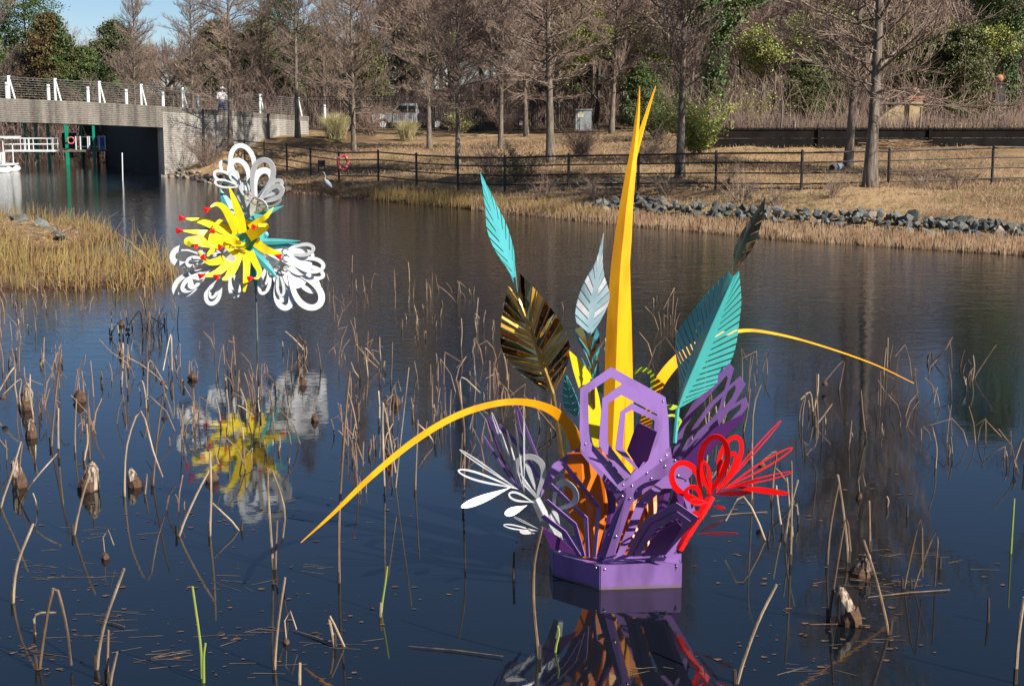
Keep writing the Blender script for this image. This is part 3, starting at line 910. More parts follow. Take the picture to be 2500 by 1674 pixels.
def broad_tree(seed, H=12.0, name='bare_tree', tmat='bark', twmat='twig_mauve', width=1.0, lv=5, kids=(7, 6, 5, 4, 4)):
    """leafless round-headed tree"""
    R = random.Random(seed)
    tm, tw = MB(), []
    def grow(p, az, el, L, r, d):
        n = 3 if d < 3 else 2
        q = p.copy(); pts = [q.copy()]
        for k in range(n):
            az += R.gauss(0, .15); el += R.gauss(.02, .1)
            el = min(el, 1.55)
            q = q + sph(az, el) * L / n
            pts.append(q.copy())
        for k in range(n):
            ra, rb = r * (1 - .45 * k / n), r * (1 - .45 * (k + 1) / n)
            if d < 2: tm.tube([pts[k], pts[k + 1]], [ra, rb], 6, cap=False)
            else: tw.append((*pts[k], *pts[k + 1], ra, rb))
        if d >= lv: return
        m = kids[d]
        for c in range(m):
            t = .35 + .65 * (c + R.random()) / m
            k = min(n - 1, int(t * n)); o = pts[k].lerp(pts[k + 1], min(1, t * n - k))
            a2 = az + R.uniform(-1, 1) * (math.pi if d == 0 else 1.1)
            e2 = (el - R.uniform(.35, .95) if d == 0 else el + R.uniform(-.5, .4)) 
            grow(o, a2, max(.05, e2), L * R.uniform(.5, .74) * (1.0 if d else .85 * width), max(.0085, r * .5), d + 1)
    grow(Vector((0, 0, -.2)), R.uniform(0, 6), 1.5, H * .42, .16, 0)
    root = empty(name)
    tm.build('trunk', tmat, root)
    link('crown', seg_mesh('crown', np.array(tw), twmat), root)
    return root

def leafy_tree(seed, H, shape, mats, name, nclump=260, per=55, leaf=.16, trunk_r=.16, tmat='bark_dark', mix=.0):
    """evergreen: leaf faces gathered in clumps along limbs; shape(t) gives the crown radius at height fraction t"""
    R = random.Random(seed); rs = np.random.RandomState(seed)
    tm = MB()
    tm.tube([(0, 0, -.2), (.05, 0, H * .5), (0, .05, H * .97)], [trunk_r, trunk_r * .6, .02], 8)
    C, mi = [], []
    for i in range(nclump):
        t = R.uniform(.06, 1.0); az = R.uniform(0, 6.283)
        rr = shape(t) * math.sqrt(R.uniform(.12, 1.0)) * (1 + .25 * math.sin(az * 3 + t * 9 + seed))
        c = Vector((rr * math.cos(az), rr * math.sin(az), t * H))
        if i % 5 == 0: tm.tube([(0, 0, max(.3, t * H - rr * .35)), c], [.035, .01], 4, cap=False)
        s = R.uniform(.55, 1.2) * .42 * (.6 + shape(t) * .18)
        pts = rs.normal(size=(per, 3)) * np.array([s, s, s * .55]) + np.array(c)
        C.append(pts); mi += [1 if (mix and math.sin(az * 1 + .6) * .5 + .5 + R.gauss(0, .15) < mix) else 0] * per
    C = np.concatenate(C)
    root = empty(name)
    tm.build('trunk', tmat, root)
    link('crown', leaf_mesh('crown', C, rs.uniform(.6, 1.3, len(C)) * leaf, rs, mats[0], mats=mats, matidx=mi), root)
    return root

def shrub(seed, H, Wd, n, mat, name, leafmat=None, nleaf=0, leaf=.05, arch=.5):
    """many stems from one foot, with fine side twigs and, where given, leaves"""
    R = random.Random(seed); rs = np.random.RandomState(seed)
    tw, tips = [], []
    for i in range(n):
        az = R.uniform(0, 6.283); el = R.uniform(.75, 1.5)
        p = Vector((R.gauss(0, .12 * Wd), R.gauss(0, .12 * Wd), -.05)); L = H * R.uniform(.6, 1.1); r = .012
        k = 5
        for j in range(k):
            q = p + sph(az, el) * L / k
            tw.append((*p, *q, r * (1 - j / k) + .004, r * (1 - (j + 1) / k) + .003))
            for c in range(3):
                e = q + sph(az + R.uniform(-1.6, 1.6), el - R.uniform(-.4, .7)) * R.uniform(.12, .38) * H * .5
                tw.append((*q, *e, .005, .003)); tips += [q.lerp(e, .5), e]
                for d in range(2):
                    e2 = e + sph(az + R.uniform(-2, 2), el - R.uniform(-.4, .7)) * R.uniform(.08, .2) * H * .5
                    tw.append((*e, *e2, .004, .0025)); tips.append(e2)
            az += R.gauss(0, .12); el -= arch * R.uniform(.1, .35)
            p = q
    root = empty(name)
    link('stems', seg_mesh('stems', np.array(tw), mat), root)
    if leafmat:
        T = np.array([tuple(t) for t in tips])
        C = T[rs.randint(0, len(T), nleaf)] + rs.normal(size=(nleaf, 3)) * .07
        link('foliage', leaf_mesh('foliage', C, rs.uniform(.6, 1.3, nleaf) * leaf, rs, leafmat, aspect=2.6), root)
    return root

CY = {'a': cypress(21, 15, 125, .27, low=.17), 'b': cypress(22, 15.5, 130, .25, low=.2), 'c': cypress(23, 14.5, 120, .31, low=.15), 'd': cypress(24, 15, 125, .29, low=.19)}
used = set()
def put(proto, key, loc, rz, sc, label, cat, group):
    if key in used: o = dup(proto, loc, rz, sc)
    else:
        used.add(key); o = proto; o.location = loc; o.rotation_euler = (0, 0, rz); o.scale = sc if hasattr(sc, '__len__') else (sc,) * 3
    tag(o, label, cat, group)
    return o
tree_labels = ['bare cypress close in front of the pale abutment wall', 'bare cypress at the right end of the abutment wall beside pampas grass',
               'bare cypress on the slope right of the first pampas clump', 'slim bare cypress on the slope behind the life ring fence bay',
               'bare cypress just behind the fence, its foot behind the rails above the teal leaf', 'bare cypress on the slope left of the green trailer',
               'distant bare cypress standing beside the green trailer', 'stout pale bare cypress just left of the yellow spike, branching low',
               'bare cypress far back directly behind the tip of the yellow spike', 'tall bare cypress beside the yellow-green bamboo shrub',
               'bare cypress leaning slightly right, rear one of the close pair', 'thick dark-trunked bare cypress, front one of the close pair',
               'bare cypress at the right edge reaching its twigs into the picture']
tsc = [.95, 1.0, .9, .88, .82, .9, .95, 1.08, 1.05, 1.0, 1.05, 1.2, 1.15]
for i, ((u, v, d, k), p) in enumerate(zip(TREES, TP)):
    if i == 12: p = Vector((p.x, p.y, hz(p.x, p.y)))
    s = tsc[i]
    g = 1.1 if i in (7, 11) else (1.05 if i in (9, 10) else .97)
    o = put(CY[k], 'c' + k, (p.x, p.y, p.z), 1.3 * i + .4, (s * g, s * g, s), tree_labels[i], 'tree', 'bare cypresses along the far bank')
    o.rotation_euler[0] = RNG.gauss(0, .018); o.rotation_euler[1] = RNG.gauss(0, .022)
    if i == 10: o.rotation_euler[1] = math.radians(4)
# trees behind the bridge at the left
BT = {'a': broad_tree(41, 12), 'b': broad_tree(42, 12.5, width=1.15), 'c': broad_tree(43, 11.5, kids=(8, 6, 5, 4, 4)), 'd': broad_tree(44, 13, tmat='bark_dark')}
p = P(329, 240, 97)
put(CY['b'], 'cb', (p.x, p.y, hz(p.x, p.y)), 2.0, .82, 'bare cypress rising straight behind the bridge railing', 'tree', 'bare cypresses along the far bank')
for i, (u, d, s, k) in enumerate([(470, 102, .8, 'a'), (640, 104, .8, 'c'), (-130, 60, .95, 'd'), (790, 100, .78, 'd')]):
    p = P(u, 240, d)
    put(CY[k], 'c' + k, (p.x, p.y, max(.2, hz(p.x, p.y))), 1.7 * i, s, ['bare tree behind the bridge between railing posts', 'bare tree behind the far end of the bridge railing', 'bare mauve tree at the left edge in front of the wood', 'bare tree in the wood above the first pampas clump'][i], 'tree', 'bare trees behind the bridge')

# the leafless wood behind: separate trees, alike
def wlabel(u, row, s, k):
    w = ('at the far left edge' if u < 60 else 'above the bridge' if u < 420 else 'above the abutment wall' if u < 760 else 'behind the pampas grass' if u < 930 else 'behind the white truck' if u < 1120
         else 'behind the green trailer' if u < 1330 else 'left of the yellow spike' if u < 1530 else 'behind the bamboo shrub' if u < 1800 else 'above the brushwood hedge' if u < 2040 else 'behind the cream gate pier' if u < 2280 else 'at the upper right')
    sz = {'a': 'round-headed', 'b': 'wide-spreading', 'c': 'dense', 'd': 'dark-trunked'}[k]
    return f'{sz} leafless tree {["at the wood edge", "close to the wood edge", "inside the wood", "deep in the wood", "far back in the wood"][row]} {w}'
rw_ = random.Random(77)
keys = list('abcd'); cnt = 0
for row, (d, n) in enumerate([(99, 20), (107, 28), (117, 32), (130, 34), (146, 34)]):
    for j in range(n):
        u = -350 + 3200 * (j + rw_.uniform(.1, .9)) / n
        if d < 105 and (u < 930): continue
        dd = d + rw_.uniform(-4, 4)
        x = (u - 1250) / FPX * dd
        if dd < 103 and 940 < u < 1120: dd += 5
        left = u < 930
        s = rw_.uniform(.5, .66) if left else rw_.uniform(.9, 1.35)
        if left: s *= .85 + .1 * row
        k = rw_.choice(keys)
        put(BT[k], 'w' + k, (x, dd, hz(x, dd)), rw_.uniform(0, 6), (s * 1.1, s * 1.1, s), wlabel(u, row, s, k), 'tree', 'leafless trees of the wood')
        cnt += 1

# evergreens
EV = {}
EV['cone'] = leafy_tree(51, 9, lambda t: 2.9 * (1 - t) ** .6 + .2, ['evergreen', 'cedar_rust'], 'cedar_tree', 430, 95, .115, mix=.36)
EV['round'] = leafy_tree(52, 8, lambda t: 2.6 * math.sin(math.pi * min(1, .12 + t * .86)) ** .6, ['olive_leaf', 'evergreen'], 'evergreen_tree', 280, 105, .115, mix=.4)
EV['pine'] = leafy_tree(53, 14, lambda t: 0.2 + (2.6 * math.sin(math.pi * min(1, max(0, t - .35) / .66)) ** .7 if t > .35 else .1), ['pine', 'evergreen'], 'pine_tree', 300, 110, .1, mix=.3)
ev_list = [('cone', 142, 108, .85, 'dense green cedar with rusty right side behind the bridge'), ('pine', 85, 122, .82, 'dark pine with open top left of the cedar'),
           ('round', 225, 108, .66, 'olive evergreen just right of the cedar'), ('round', 545, 106, .85, 'olive-brown evergreen behind the bridge end trees'),
           ('round', 640, 108, .85, 'dark evergreen in the gap above the abutment wall'), ('pine', 690, 128, .75, 'small dark pine top against the sky above the abutment'),
           ('round', 765, 106, .8, 'evergreen right of the small pine top against the sky'), ('pine', 1000, 126, 1.25, 'tall dark pine rising out of the wood beside the open sky'),
           ('round', 1395, 112, 1.15, 'yellow-green tree deep in the wood left of the yellow spike'), ('pine', 1735, 84, .95, 'large green pine right of the yellow spike'),
           ('pine', 1600, 108, 1.1, 'dark pine deep in the wood behind the yellow spike'), ('round', 2235, 79, .62, 'dark green evergreen behind the cream gate pier'),
           ('round', 2330, 78, .6, 'deep green evergreen right of the cream gate pier'), ('round', 2010, 80, .5, 'dark evergreen bush left of the close pair of trunks'),
           ('pine', 2440, 84, .9, 'dark pine at the upper right of the wood'), ('round', 1560, 93, .5, 'low green bush at the wood edge behind the spike tip'),
           ('round', 300, 128, .9, 'olive evergreen behind the straight tree at the bridge'), ('round', -40, 116, .9, 'olive evergreen at the far left edge'),
           ('round', 1960, 78, .42, 'low dark evergreen behind the hedge left of the rear trunk'), ('round', 900, 103, .7, 'olive evergreen behind the slope cypress'), ('round', 430, 104, .34, 'low dark green laurel behind the bridge railing')]
for i, (k, u, d, s, lab) in enumerate(ev_list):
    x = (u - 1250) / FPX * d
    put(EV[k], 'e' + k, (x, d, hz(x, d)), .9 * i, s, lab, 'tree', 'evergreen trees in the wood')

def budding(seed):
    o = broad_tree(seed, 11, 'budding_tree', kids=(6, 5, 5, 4, 2))
    cm = [ch for ch in o.children if ch.name.startswith('crown')][0].data
    co = np.empty(len(cm.vertices) * 3); cm.vertices.foreach_get('co', co); co = co.reshape(-1, 3)
    rs = np.random.RandomState(seed); C = co[rs.randint(0, len(co), 9000)] + rs.normal(size=(9000, 3)) * .12
    C = C[C[:, 2] > 1.2]
    link('foliage', leaf_mesh('foliage', C, rs.uniform(.05, .12, len(C)), rs, 'spring_leaf'), o)
    return o
bud = budding(47)
for i, (u, d, s, lab) in enumerate([(1365, 94, .95, 'budding yellow-green tree behind the stout cypress'), (1520, 97, 1.0, 'budding yellow-green tree behind the tip of the yellow spike'), (1445, 104, 1.15, 'budding yellow-green tree deeper in the wood left of the spike'),
                                    (1880, 80, .7, 'budding small tree above the left part of the hedge'), (2330, 84, .75, 'budding tree right of the cream gate pier'), (1010, 104, .9, 'budding tree behind the white truck'), (2120, 96, 1.0, 'budding tree behind the close pair of trunks'), (560, 108, .6, 'budding tree above the abutment wall')]):
    x = (u - 1250) / FPX * d
    put(bud, 'bud', (x, d, hz(x, d)), i * 1.3, s, lab, 'tree', 'budding trees at the edge of the wood')

# tangled underwood in the background, one mass
def underwood():
    rs = np.random.RandomState(5); R = random.Random(5); S = []
    for i in range(1500):
        u = R.uniform(-300, 2800); d = R.choice((R.uniform(94, 112), R.uniform(112, 150)))
        if u > 1650:
            if i % 2: continue
            d = R.uniform(70, 125)
        x = (u - 1250) / FPX * d; z = hz(x, d)
        for j in range(9):
            p = Vector((x + R.gauss(0, .5), d + R.gauss(0, .5), z))
            az, el = R.uniform(0, 6.28), R.uniform(.9, 1.5); L = R.uniform(1.0, 3.6)
            for k in range(3):
                q = p + sph(az, el) * L / 3
                S.append((*p, *q, .014 - .003 * k, .011 - .003 * k))
                e = q + sph(az + R.uniform(-2, 2), el - .4) * L * .25
                S.append((*q, *e, .007, .004))
                el -= R.uniform(-.1, .3); p = q
    return np.array(S)
o = link('underwood', seg_mesh('underwood', underwood(), 'twig_mauve'))
tag(o, 'tangled leafless underwood filling the background wood', 'undergrowth', kind='stuff')

# shrubs on the bank
def place_shrub(s, u, v, d, label, cat='shrub', group=None, rz=0, sc=1.0):
    p = P(u, v, d); s.location = (p.x, p.y, hz(p.x, p.y)); s.rotation_euler = (0, 0, rz); s.scale = (sc,) * 3
    tag(s, label, cat, group)
place_shrub(shrub(61, 2.5, 1.3, 40, 'twig', 'bamboo_shrub', 'spring_leaf', 8000, .07, .4), 1700, 385, 63, 'bright yellow-green bamboo shrub right of the yellow spike')
place_shrub(shrub(62, 1.5, 1.3, 30, 'twig', 'green_shrub', 'olive_leaf', 2200, .045), 1272, 455, 57.3, 'olive green shrub growing through the fence above the grey leaf')
place_shrub(shrub(63, 1.9, 1.8, 60, 'twig', 'bare_shrub'), 1420, 395, 66, 'rounded bare brown shrub on the slope right of the stout cypress')
place_shrub(shrub(64, 1.4, 1.4, 36, 'twig', 'bare_shrub'), 1195, 440, 60, 'thin bare shrub left of the olive shrub at the fence')
place_shrub(shrub(65, 1.6, 1.2, 40, 'twig', 'bare_shrub', 'olive_leaf', 500, .04), 1590, 410, 60, 'bare shrub between the spike and the bamboo shrub')
place_shrub(shrub(66, 1.3, 1.0, 16, 'twig', 'bare_sapling', arch=.2), 1810, 470, 48.5, 'sparse bare sapling in front of the fence, right of the bamboo shrub')
place_shrub(shrub(67, 1.2, 1.0, 12, 'twig', 'bare_sapling', arch=.2), 2250, 455, 48.8, 'sparse bare sapling right of the front dark trunk')
place_shrub(shrub(68, .8, .7, 14, 'twig', 'bare_sapling', arch=.35), 1890, 480, 47, 'small fan of pale twigs above the riprap')
place_shrub(shrub(69, 1.9, 1.2, 50, 'twig', 'bare_shrub', arch=.25), 905, 325, 88, 'upright bare shrub under the white truck', rz=1)
place_shrub(shrub(70, 2.6, 1.3, 45, 'twig', 'bare_shrub', arch=.3), 1235, 320, 89, 'fan-shaped bare shrub in front of the green trailer')
place_shrub(shrub(71, 2.1, 1.2, 50, 'twig', 'bare_shrub'), 505, 400, 79, 'brown bare shrub against the pale abutment wall')
place_shrub(shrub(72, 1.6, 1.2, 24, 'twig', 'yellow_shrub', 'spring_leaf', 900, .05), 1120, 325, 90, 'yellowish shrub behind the picket fence right of the truck')
place_shrub(shrub(73, 2.6, 1.2, 24, 'twig', 'yellow_shrub', 'spring_leaf', 800, .06), 1850, 300, 74, 'yellow-green sapling above the hedge right of the bamboo shrub')
place_shrub(shrub(74, 2.6, 1.2, 30, 'twig', 'dark_shrub', 'evergreen', 2600, .09), 1610, 330, 76, 'dark leafy shrub left of the bamboo shrub')
for i, (u, v, d) in enumerate([(1330, 470, 54), (1450, 478, 52.5), (1620, 475, 51.5), (2330, 462, 48.5), (2030, 475, 47)]):
    o = dup(bpy.data.objects['bare_sapling'])
    place_shrub(o, u, v, d, ['low bare twigs below the fence left of the spike', 'low bare twigs below the fence under the bare shrub', 'low bare twigs below the fence right of the spike', 'sparse bare sapling near the right end of the fence', 'sparse twigs left of the front dark trunk'][i], group='saplings along the fence', rz=i * 1.1, sc=.75)

def pampas(seed, n, H, name):
    rs = np.random.RandomState(seed); S = []
    for i in range(n):
        az = rs.uniform(0, 6.28); el = rs.uniform(1.0, 1.52); L = H * rs.uniform(.6, 1.1)
        p = Vector((rs.normal() * .18, rs.normal() * .18, 0))
        for k in range(4):
            q = p + sph(az, el) * L / 4; S.append((*p, *q, .011 - .0022 * k, .0088 - .0022 * k)); el -= .14 * k; p = q
    root = empty(name)
    link('blades', seg_mesh('blades', np.array(S), 'straw_pale'), root)
    rs = np.random.RandomState(seed + 1)
    S = [(rs.normal() * .22, rs.normal() * .22, 0, rs.normal() * .3, rs.normal() * .3, rs.uniform(.3, .6), .012, .006) for i in range(200)]
    link('dead_base', seg_mesh('dead_base', np.array(S), 'reed_brown'), root)
    return root
pg = pampas(81, 900, 1.5, 'pampas_grass')
place_shrub(pg, 821, 340, 84, 'large pale green pampas grass clump beside the abutment', 'grass', 'pampas grass clumps', 0, 1.05)
pg2 = dup(pg); place_shrub(pg2, 995, 325, 84, 'smaller pampas grass clump below the white truck', 'grass', 'pampas grass clumps', 1, .8)
# ------------------------------------------------------------------ stones
def stone_mesh(seed, mat, flat=.7):
    R = random.Random(seed); bm = bmesh.new()
    for i in range(15):
        v = Vector((R.gauss(0, 1), R.gauss(0, 1), R.gauss(0, 1))).normalized() * R.uniform(.75, 1.1)
        bm.verts.new((v.x, v.y * R.uniform(.8, 1), v.z * flat))
    r = bmesh.ops.convex_hull(bm, input=bm.verts)
    bmesh.ops.delete(bm, geom=[g for g in r['geom_interior'] if isinstance(g, bmesh.types.BMVert)], context='VERTS')
    bmesh.ops.bevel(bm, geom=list(bm.edges), offset=.05, segments=1, affect='EDGES') if False else None
    me = bpy.data.meshes.new('stone'); bm.to_mesh(me); bm.free(); me.materials.append(MATS[mat]); return me
def lay(root, u, v, dd, size, meshes, R, lift=.0):
    p = W(u, v); x, y = p.x, p.y + dd
    o = link('stone', R.choice(meshes), root)
    o.location = Vector((x, y, hz(x, y) + size * .22 + lift)) - root.location
    o.rotation_euler = (R.gauss(0, .5), R.gauss(0, .5), R.uniform(0, 6.28))
    o.scale = (size * R.uniform(.8, 1.25), size * R.uniform(.8, 1.2), size * R.uniform(.75, 1.1))
RS = random.Random(31)
sm = [stone_mesh(100 + i, 'stone' if i < 8 else 'stone_warm', .72) for i in range(9)]
rip = empty('riprap', W(1950, 560), 'long band of blue-grey angular riprap along the right bank', 'rocks')
shore_fn_u = [p for p in SHORE_PX]
def shore_v(u):
    for (u1, v1), (u0, v0) in zip(SHORE_PX, SHORE_PX[1:]):
        if u0 <= u <= u1: return v0 + (v1 - v0) * (u - u0) / (u1 - u0)
    return SHORE_PX[0][1] + (u - 2500) * .065 if u > 2500 else SHORE_PX[-1][1]
for i in range(296):
    u = 1418 + (2620 - 1418) * (i + RS.random()) / 296
    v = shore_v(u)
    k = RS.random()
    env = min(1, (u - 1400) / 160)
    lay(rip, u, v, 1.0 + k * 1.9 * env, RS.choice((RS.uniform(.08, .14), RS.uniform(.12, .2), RS.uniform(.14, .26))), sm, RS, lift=.16 * math.sin(k * math.pi) + RS.uniform(-.02, .14))
sw = [stone_mesh(130 + i, 'stone_warm', .7) for i in range(6)] + sm[:2]
toe = empty('rubble_bank', W(520, 447), 'bank of small brown and grey rubble at the foot of the abutment', 'rocks')
for i in range(190):
    u = RS.uniform(392, 700); v = shore_v(max(411, u)) 
    lay(toe, u, v, RS.uniform(-.35, 2.2) * (1 if u < 600 else .4), RS.uniform(.1, .24), sw, RS, lift=.03)
ss = [stone_mesh(150 + i, 'stone_slab', .4) for i in range(4)]
slab = empty('stone_slabs', P(90, 560, 41), 'flat grey stone slabs on the reedy spit at the left edge', 'rocks')
for u, v, d, s in [(48, 536, 43.5, .42), (70, 548, 42.8, .36), (105, 553, 42, .5), (122, 562, 41.6, .42), (140, 571, 41, .34), (55, 560, 42, .3), (85, 572, 41.2, .3), (30, 548, 42.5, .34), (40, 566, 41.6, .24), (150, 580, 40.5, .24)]:
    p = P(u, v, d); o = link('stone', RS.choice(ss), slab); o.location = Vector((p.x, p.y, max(p.z, hz(p.x, p.y)))) - slab.location
    o.rotation_euler = (RS.gauss(0, .15) - .2, RS.gauss(0, .15), RS.uniform(0, 6)); o.scale = (s, s * .8, s)
edge = empty('shoreline_stones', W(760, 476), 'thin line of dark stones at the water edge beside the heron', 'rocks')
for i in range(70):
    u = RS.uniform(690, 960); lay(edge, u, shore_v(u), RS.uniform(-.1, .35), RS.uniform(.07, .14), sw, RS)

# ------------------------------------------------------------------ reeds, stubble and straw (uncountable)
def field(N, fn, seed):
    rs = np.random.RandomState(seed); return fn(rs, N)
def blades(xy, h, lean, r, rs, bend=.0, z0=None):
    N = len(xy); z = HZ(xy) if z0 is None else z0
    z = np.maximum(z, -.12)
    dx, dy = rs.normal(size=N) * lean * h, rs.normal(size=N) * lean * h
    m = np.column_stack([xy[:, 0] + dx * .4, xy[:, 1] + dy * .4, z + h * .55])
    e = np.column_stack([xy[:, 0] + dx * 1.1, xy[:, 1] + dy * 1.1, z + h * (1 - bend * rs.random(N))])
    a = np.column_stack([xy, z - .03])
    r = np.asarray(r) * np.ones(N)
    return np.concatenate([np.column_stack([a, m, r, r * .8]), np.column_stack([m, e, r * .8, r * .35])])
def pts_px(rs, N, u0, u1, v0, v1, keep=None):
    u = rs.uniform(u0, u1, N); v = rs.uniform(v0, v1, N)
    q = np.array([tuple(W(a, b))[:2] for a, b in zip(u, v)])
    return q
rs = np.random.RandomState(91)
q = np.column_stack([rs.uniform(-18, -6.5, 60000), rs.uniform(31, 47, 60000)])
uu = q[:, 0] / q[:, 1] * FPX + 1250
z = HZ(q)
k = (z > -.2) & (uu < 470) & (uu > -160)
k &= rs.random(len(z)) < np.where(z > .3, .06, np.where(z > .1, .22, np.where(z > -.08, .26, .12)))
cl_ = np.sin(q[:, 0] * 2.1 + np.sin(q[:, 1] * 1.3) * 1.7) * np.sin(q[:, 1] * 1.9 + np.sin(q[:, 0] * 1.1)) 
k &= rs.random(len(z)) < np.clip(.62 + .5 * cl_, .12, 1)
k &= ~((z < -.08) & (rs.random(len(z)) < .5))
q = q[k]; z = z[k]
print('reeds', len(q))
h = rs.uniform(.25, .75, len(q)) * np.where(z > .3, .6, 1)
typ = rs.random(len(q))
for nm, lo, hi, mt, lab in [('reed_bed', 0, .36, 'reed_gold', 'golden standing reeds on the spit at the left'), ('green_reeds', .36, .52, 'reed_green', 'greenish young reeds mixed in on the left spit'), ('dead_reeds', .52, 1.01, 'reed_brown', 'brown broken reeds at the foot of the left spit')]:
    s = (typ >= lo) & (typ < hi)
    hh = h[s] * (1 if nm != 'dead_reeds' else .6)
    o = link(nm, seg_mesh(nm, blades(q[s], hh, rs.choice([.05, .12, .3], len(hh)) if nm != 'dead_reeds' else .35, .0105, rs), mt)); tag(o, lab, 'reeds', kind='stuff')
# flattened straw on the spit
q = np.column_stack([rs.uniform(-19, -9, 26000), rs.uniform(33, 46, 26000)]); z = HZ(q); k = z > .12; q, z = q[k], z[k]
az = rs.uniform(0, 6.28, len(q)); L = rs.uniform(.15, .5, len(q))
S = np.column_stack([q, z + rs.uniform(0, .08, len(q)), q[:, 0] + np.cos(az) * L, q[:, 1] + np.sin(az) * L, z + rs.uniform(.0, .16, len(q)), np.full(len(q), .007), np.full(len(q), .004)])
o = link('straw_mat', seg_mesh('straw_mat', S, 'straw_mat')); tag(o, 'flattened dry straw covering the left spit', 'straw', kind='stuff')
# cut stubble along the far waterline
def along_shore(N, u0, u1, d0, d1, rs):
    u = rs.uniform(u0, u1, N); dd = rs.uniform(d0, d1, N)
    return np.array([(W(a, shore_v(a)).x, W(a, shore_v(a)).y + b) for a, b in zip(u, dd)]), u
q, u = along_shore(11000, 1150, 2620, -.75, .75, rs)
o = link('cut_reed_stubble', seg_mesh('cut_reed_stubble', blades(q, rs.uniform(.14, .4, len(q)), .07, .0105, rs), 'stubble')); tag(o, 'band of pale cut reed stubble along the right waterline', 'reeds', kind='stuff')
q, u = along_shore(3200, 900, 1480, -.4, 1.0, rs)
o = link('waterside_grass', seg_mesh('waterside_grass', blades(q, rs.uniform(.16, .5, len(q)), .16, .0085, rs), 'reed_gold')); tag(o, 'yellowish waterside grass left of the riprap', 'grass', kind='stuff')
q, u = along_shore(9000, 700, 2620, -.35, 1.3, rs)
o = link('dead_edge_grass', seg_mesh('dead_edge_grass', blades(q, rs.uniform(.06, .2, len(q)), .4, .009, rs), 'reed_brown')); tag(o, 'dead brown grass along the far waterline', 'grass', kind='stuff')
# dry grass blades over the far bank
N = 60000
q = np.column_stack([rs.uniform(-16, 20, N), rs.uniform(40, 80, N)])
z = HZ(q); uu = q[:, 0] / q[:, 1] * FPX + 1250
k = (z > .12) & (uu > 420) & (uu < 2600); q = q[k]
s = rs.random(len(q))
for nm, mt, lo, hi in [('dry_lawn', 'straw_mat', 0, .8), ('green_tufts', 'olive_leaf', .8, 1.01)]:
    kk = (s >= lo) & (s < hi)
    qq = q[kk]
    if nm == 'green_tufts':
        g = np.sin(qq[:, 0] * .6 + 1) * np.sin(qq[:, 1] * .5 + .5) > .2; qq = qq[g]
    o = link(nm, seg_mesh(nm, blades(qq, rs.uniform(.05, .2, len(qq)), .6, .0095, rs), mt)); tag(o, 'dry winter grass blades on the far bank' if lo == 0 else 'tufts of green grass on the far bank', 'grass', kind='stuff')
q = np.array([tuple(W(a, b)) for a, b in [(460, 412), (480, 408), (500, 404)]])
# floating leaves and scum on the near water
def floating():
    R = random.Random(17); rs = np.random.RandomState(17); V, Fc = [], []
    cl = [(RS.uniform(0, 900), RS.uniform(1150, 1674)) for _ in range(60)] + [(RS.uniform(1700, 2450), RS.uniform(1150, 1640)) for _ in range(30)] + [(RS.uniform(0, 2500), RS.uniform(1000, 1674)) for _ in range(30)]
    for c in cl:
        for i in range(R.randint(1, 7)):
            u, v = c[0] + R.gauss(0, 60), c[1] + R.gauss(0, 20)
            p = W(u, v); r = R.choice((R.uniform(.006, .016), R.uniform(.014, .036))); n = 7; el_ = R.uniform(.35, 1); a0 = R.uniform(0, 6)
            k = len(V)
            for j in range(n):
                a = a0 + j * 2 * math.pi / n; rr = r * R.uniform(.6, 1.15)
                V.append((p.x + rr * math.cos(a), p.y + rr * math.sin(a) * el_, .005))
            Fc.append([k + j for j in range(n)])
    return np_mesh('floating_leaves', np.array(V), np.array(Fc), 'litter')
def straws():
    R = random.Random(19); S = []
    for c in range(30):
        cu, cv = (R.uniform(0, 900), R.uniform(1180, 1660)) if c % 3 else (R.uniform(1500, 2450), R.uniform(1250, 1640))
        a0 = R.uniform(-.3, .3)
        for i in range(R.randint(2, 9)):
            p = W(cu + R.gauss(0, 45), cv + R.gauss(0, 9)); L = R.uniform(.04, .26); a = a0 + R.gauss(0, .35)
            S.append((p.x, p.y, .003, p.x + math.cos(a) * L, p.y + math.sin(a) * L, .004, .0022, .0014))
    return np.array(S)
o = link('floating_straw', seg_mesh('floating_straw', straws(), 'litter_straw')); tag(o, 'wisps of broken straw floating on the near water', 'straw', kind='stuff')
o = link('floating_leaves', floating()); tag(o, 'small brown leaf scraps floating on the near water', 'leaves', kind='stuff')

# ------------------------------------------------------------------ dock, pontoon boat and things at the water's far left
dk = P(190, 365, 93)
dock = empty('dock', (dk.x, dk.y, 0), 'covered boat dock with bright green posts under the bridge', 'dock')
D = 93.0
zf = P(190, 366, D).z; zt = P(190, 300, D).z
xl, xr = P(60, 366, D).x, P(262, 366, D).x
MB().box(((xl + xr) / 2 + 1.6, D + 1.2, zf - .06), xr - xl - 1.6, 2.6, .12).build('deck', 'deck_wood', dock)
MB().box(((xl + xr) / 2, D + 1.3, zt + .28), xr - xl + 1, 3.2, .16).build('canopy', 'green_post', dock)
for u, w_, dd in [(163, .17, 0), (229, .13, 0), (62, .16, 2.2), (88, .16, 2.2), (118, .16, 2.2), (200, .1, 2.2)]:
    x = P(u, 340, D + dd).x; MB().box((x, D + dd, (zt + .2 - .5) / 2), w_, w_, zt + .2 + .5).build('post', 'green_post', dock)
MB().box((P(212, 340, D).x, D + 2.5, (zf + zt) / 2 + .1), 2.3, .08, zt - zf + .3).build('back_wall', 'dark_board', dock)
MB().box((P(140, 340, D).x, D + 2.55, zf + .5), .95, .06, 1.0).build('back_wall', 'dark_board', dock)
for u in (186, 197, 215, 219, 243, 257): MB().box((P(u, 350, D).x, D - .05, zf + .42), .06, .06, .84).build('baluster', 'rail_white', dock)
for z in (.2, .8): MB().box((P(222, 350, D).x, D - .02, zf + z), 2.0, .03, .03).build('handrail', 'cable', dock)
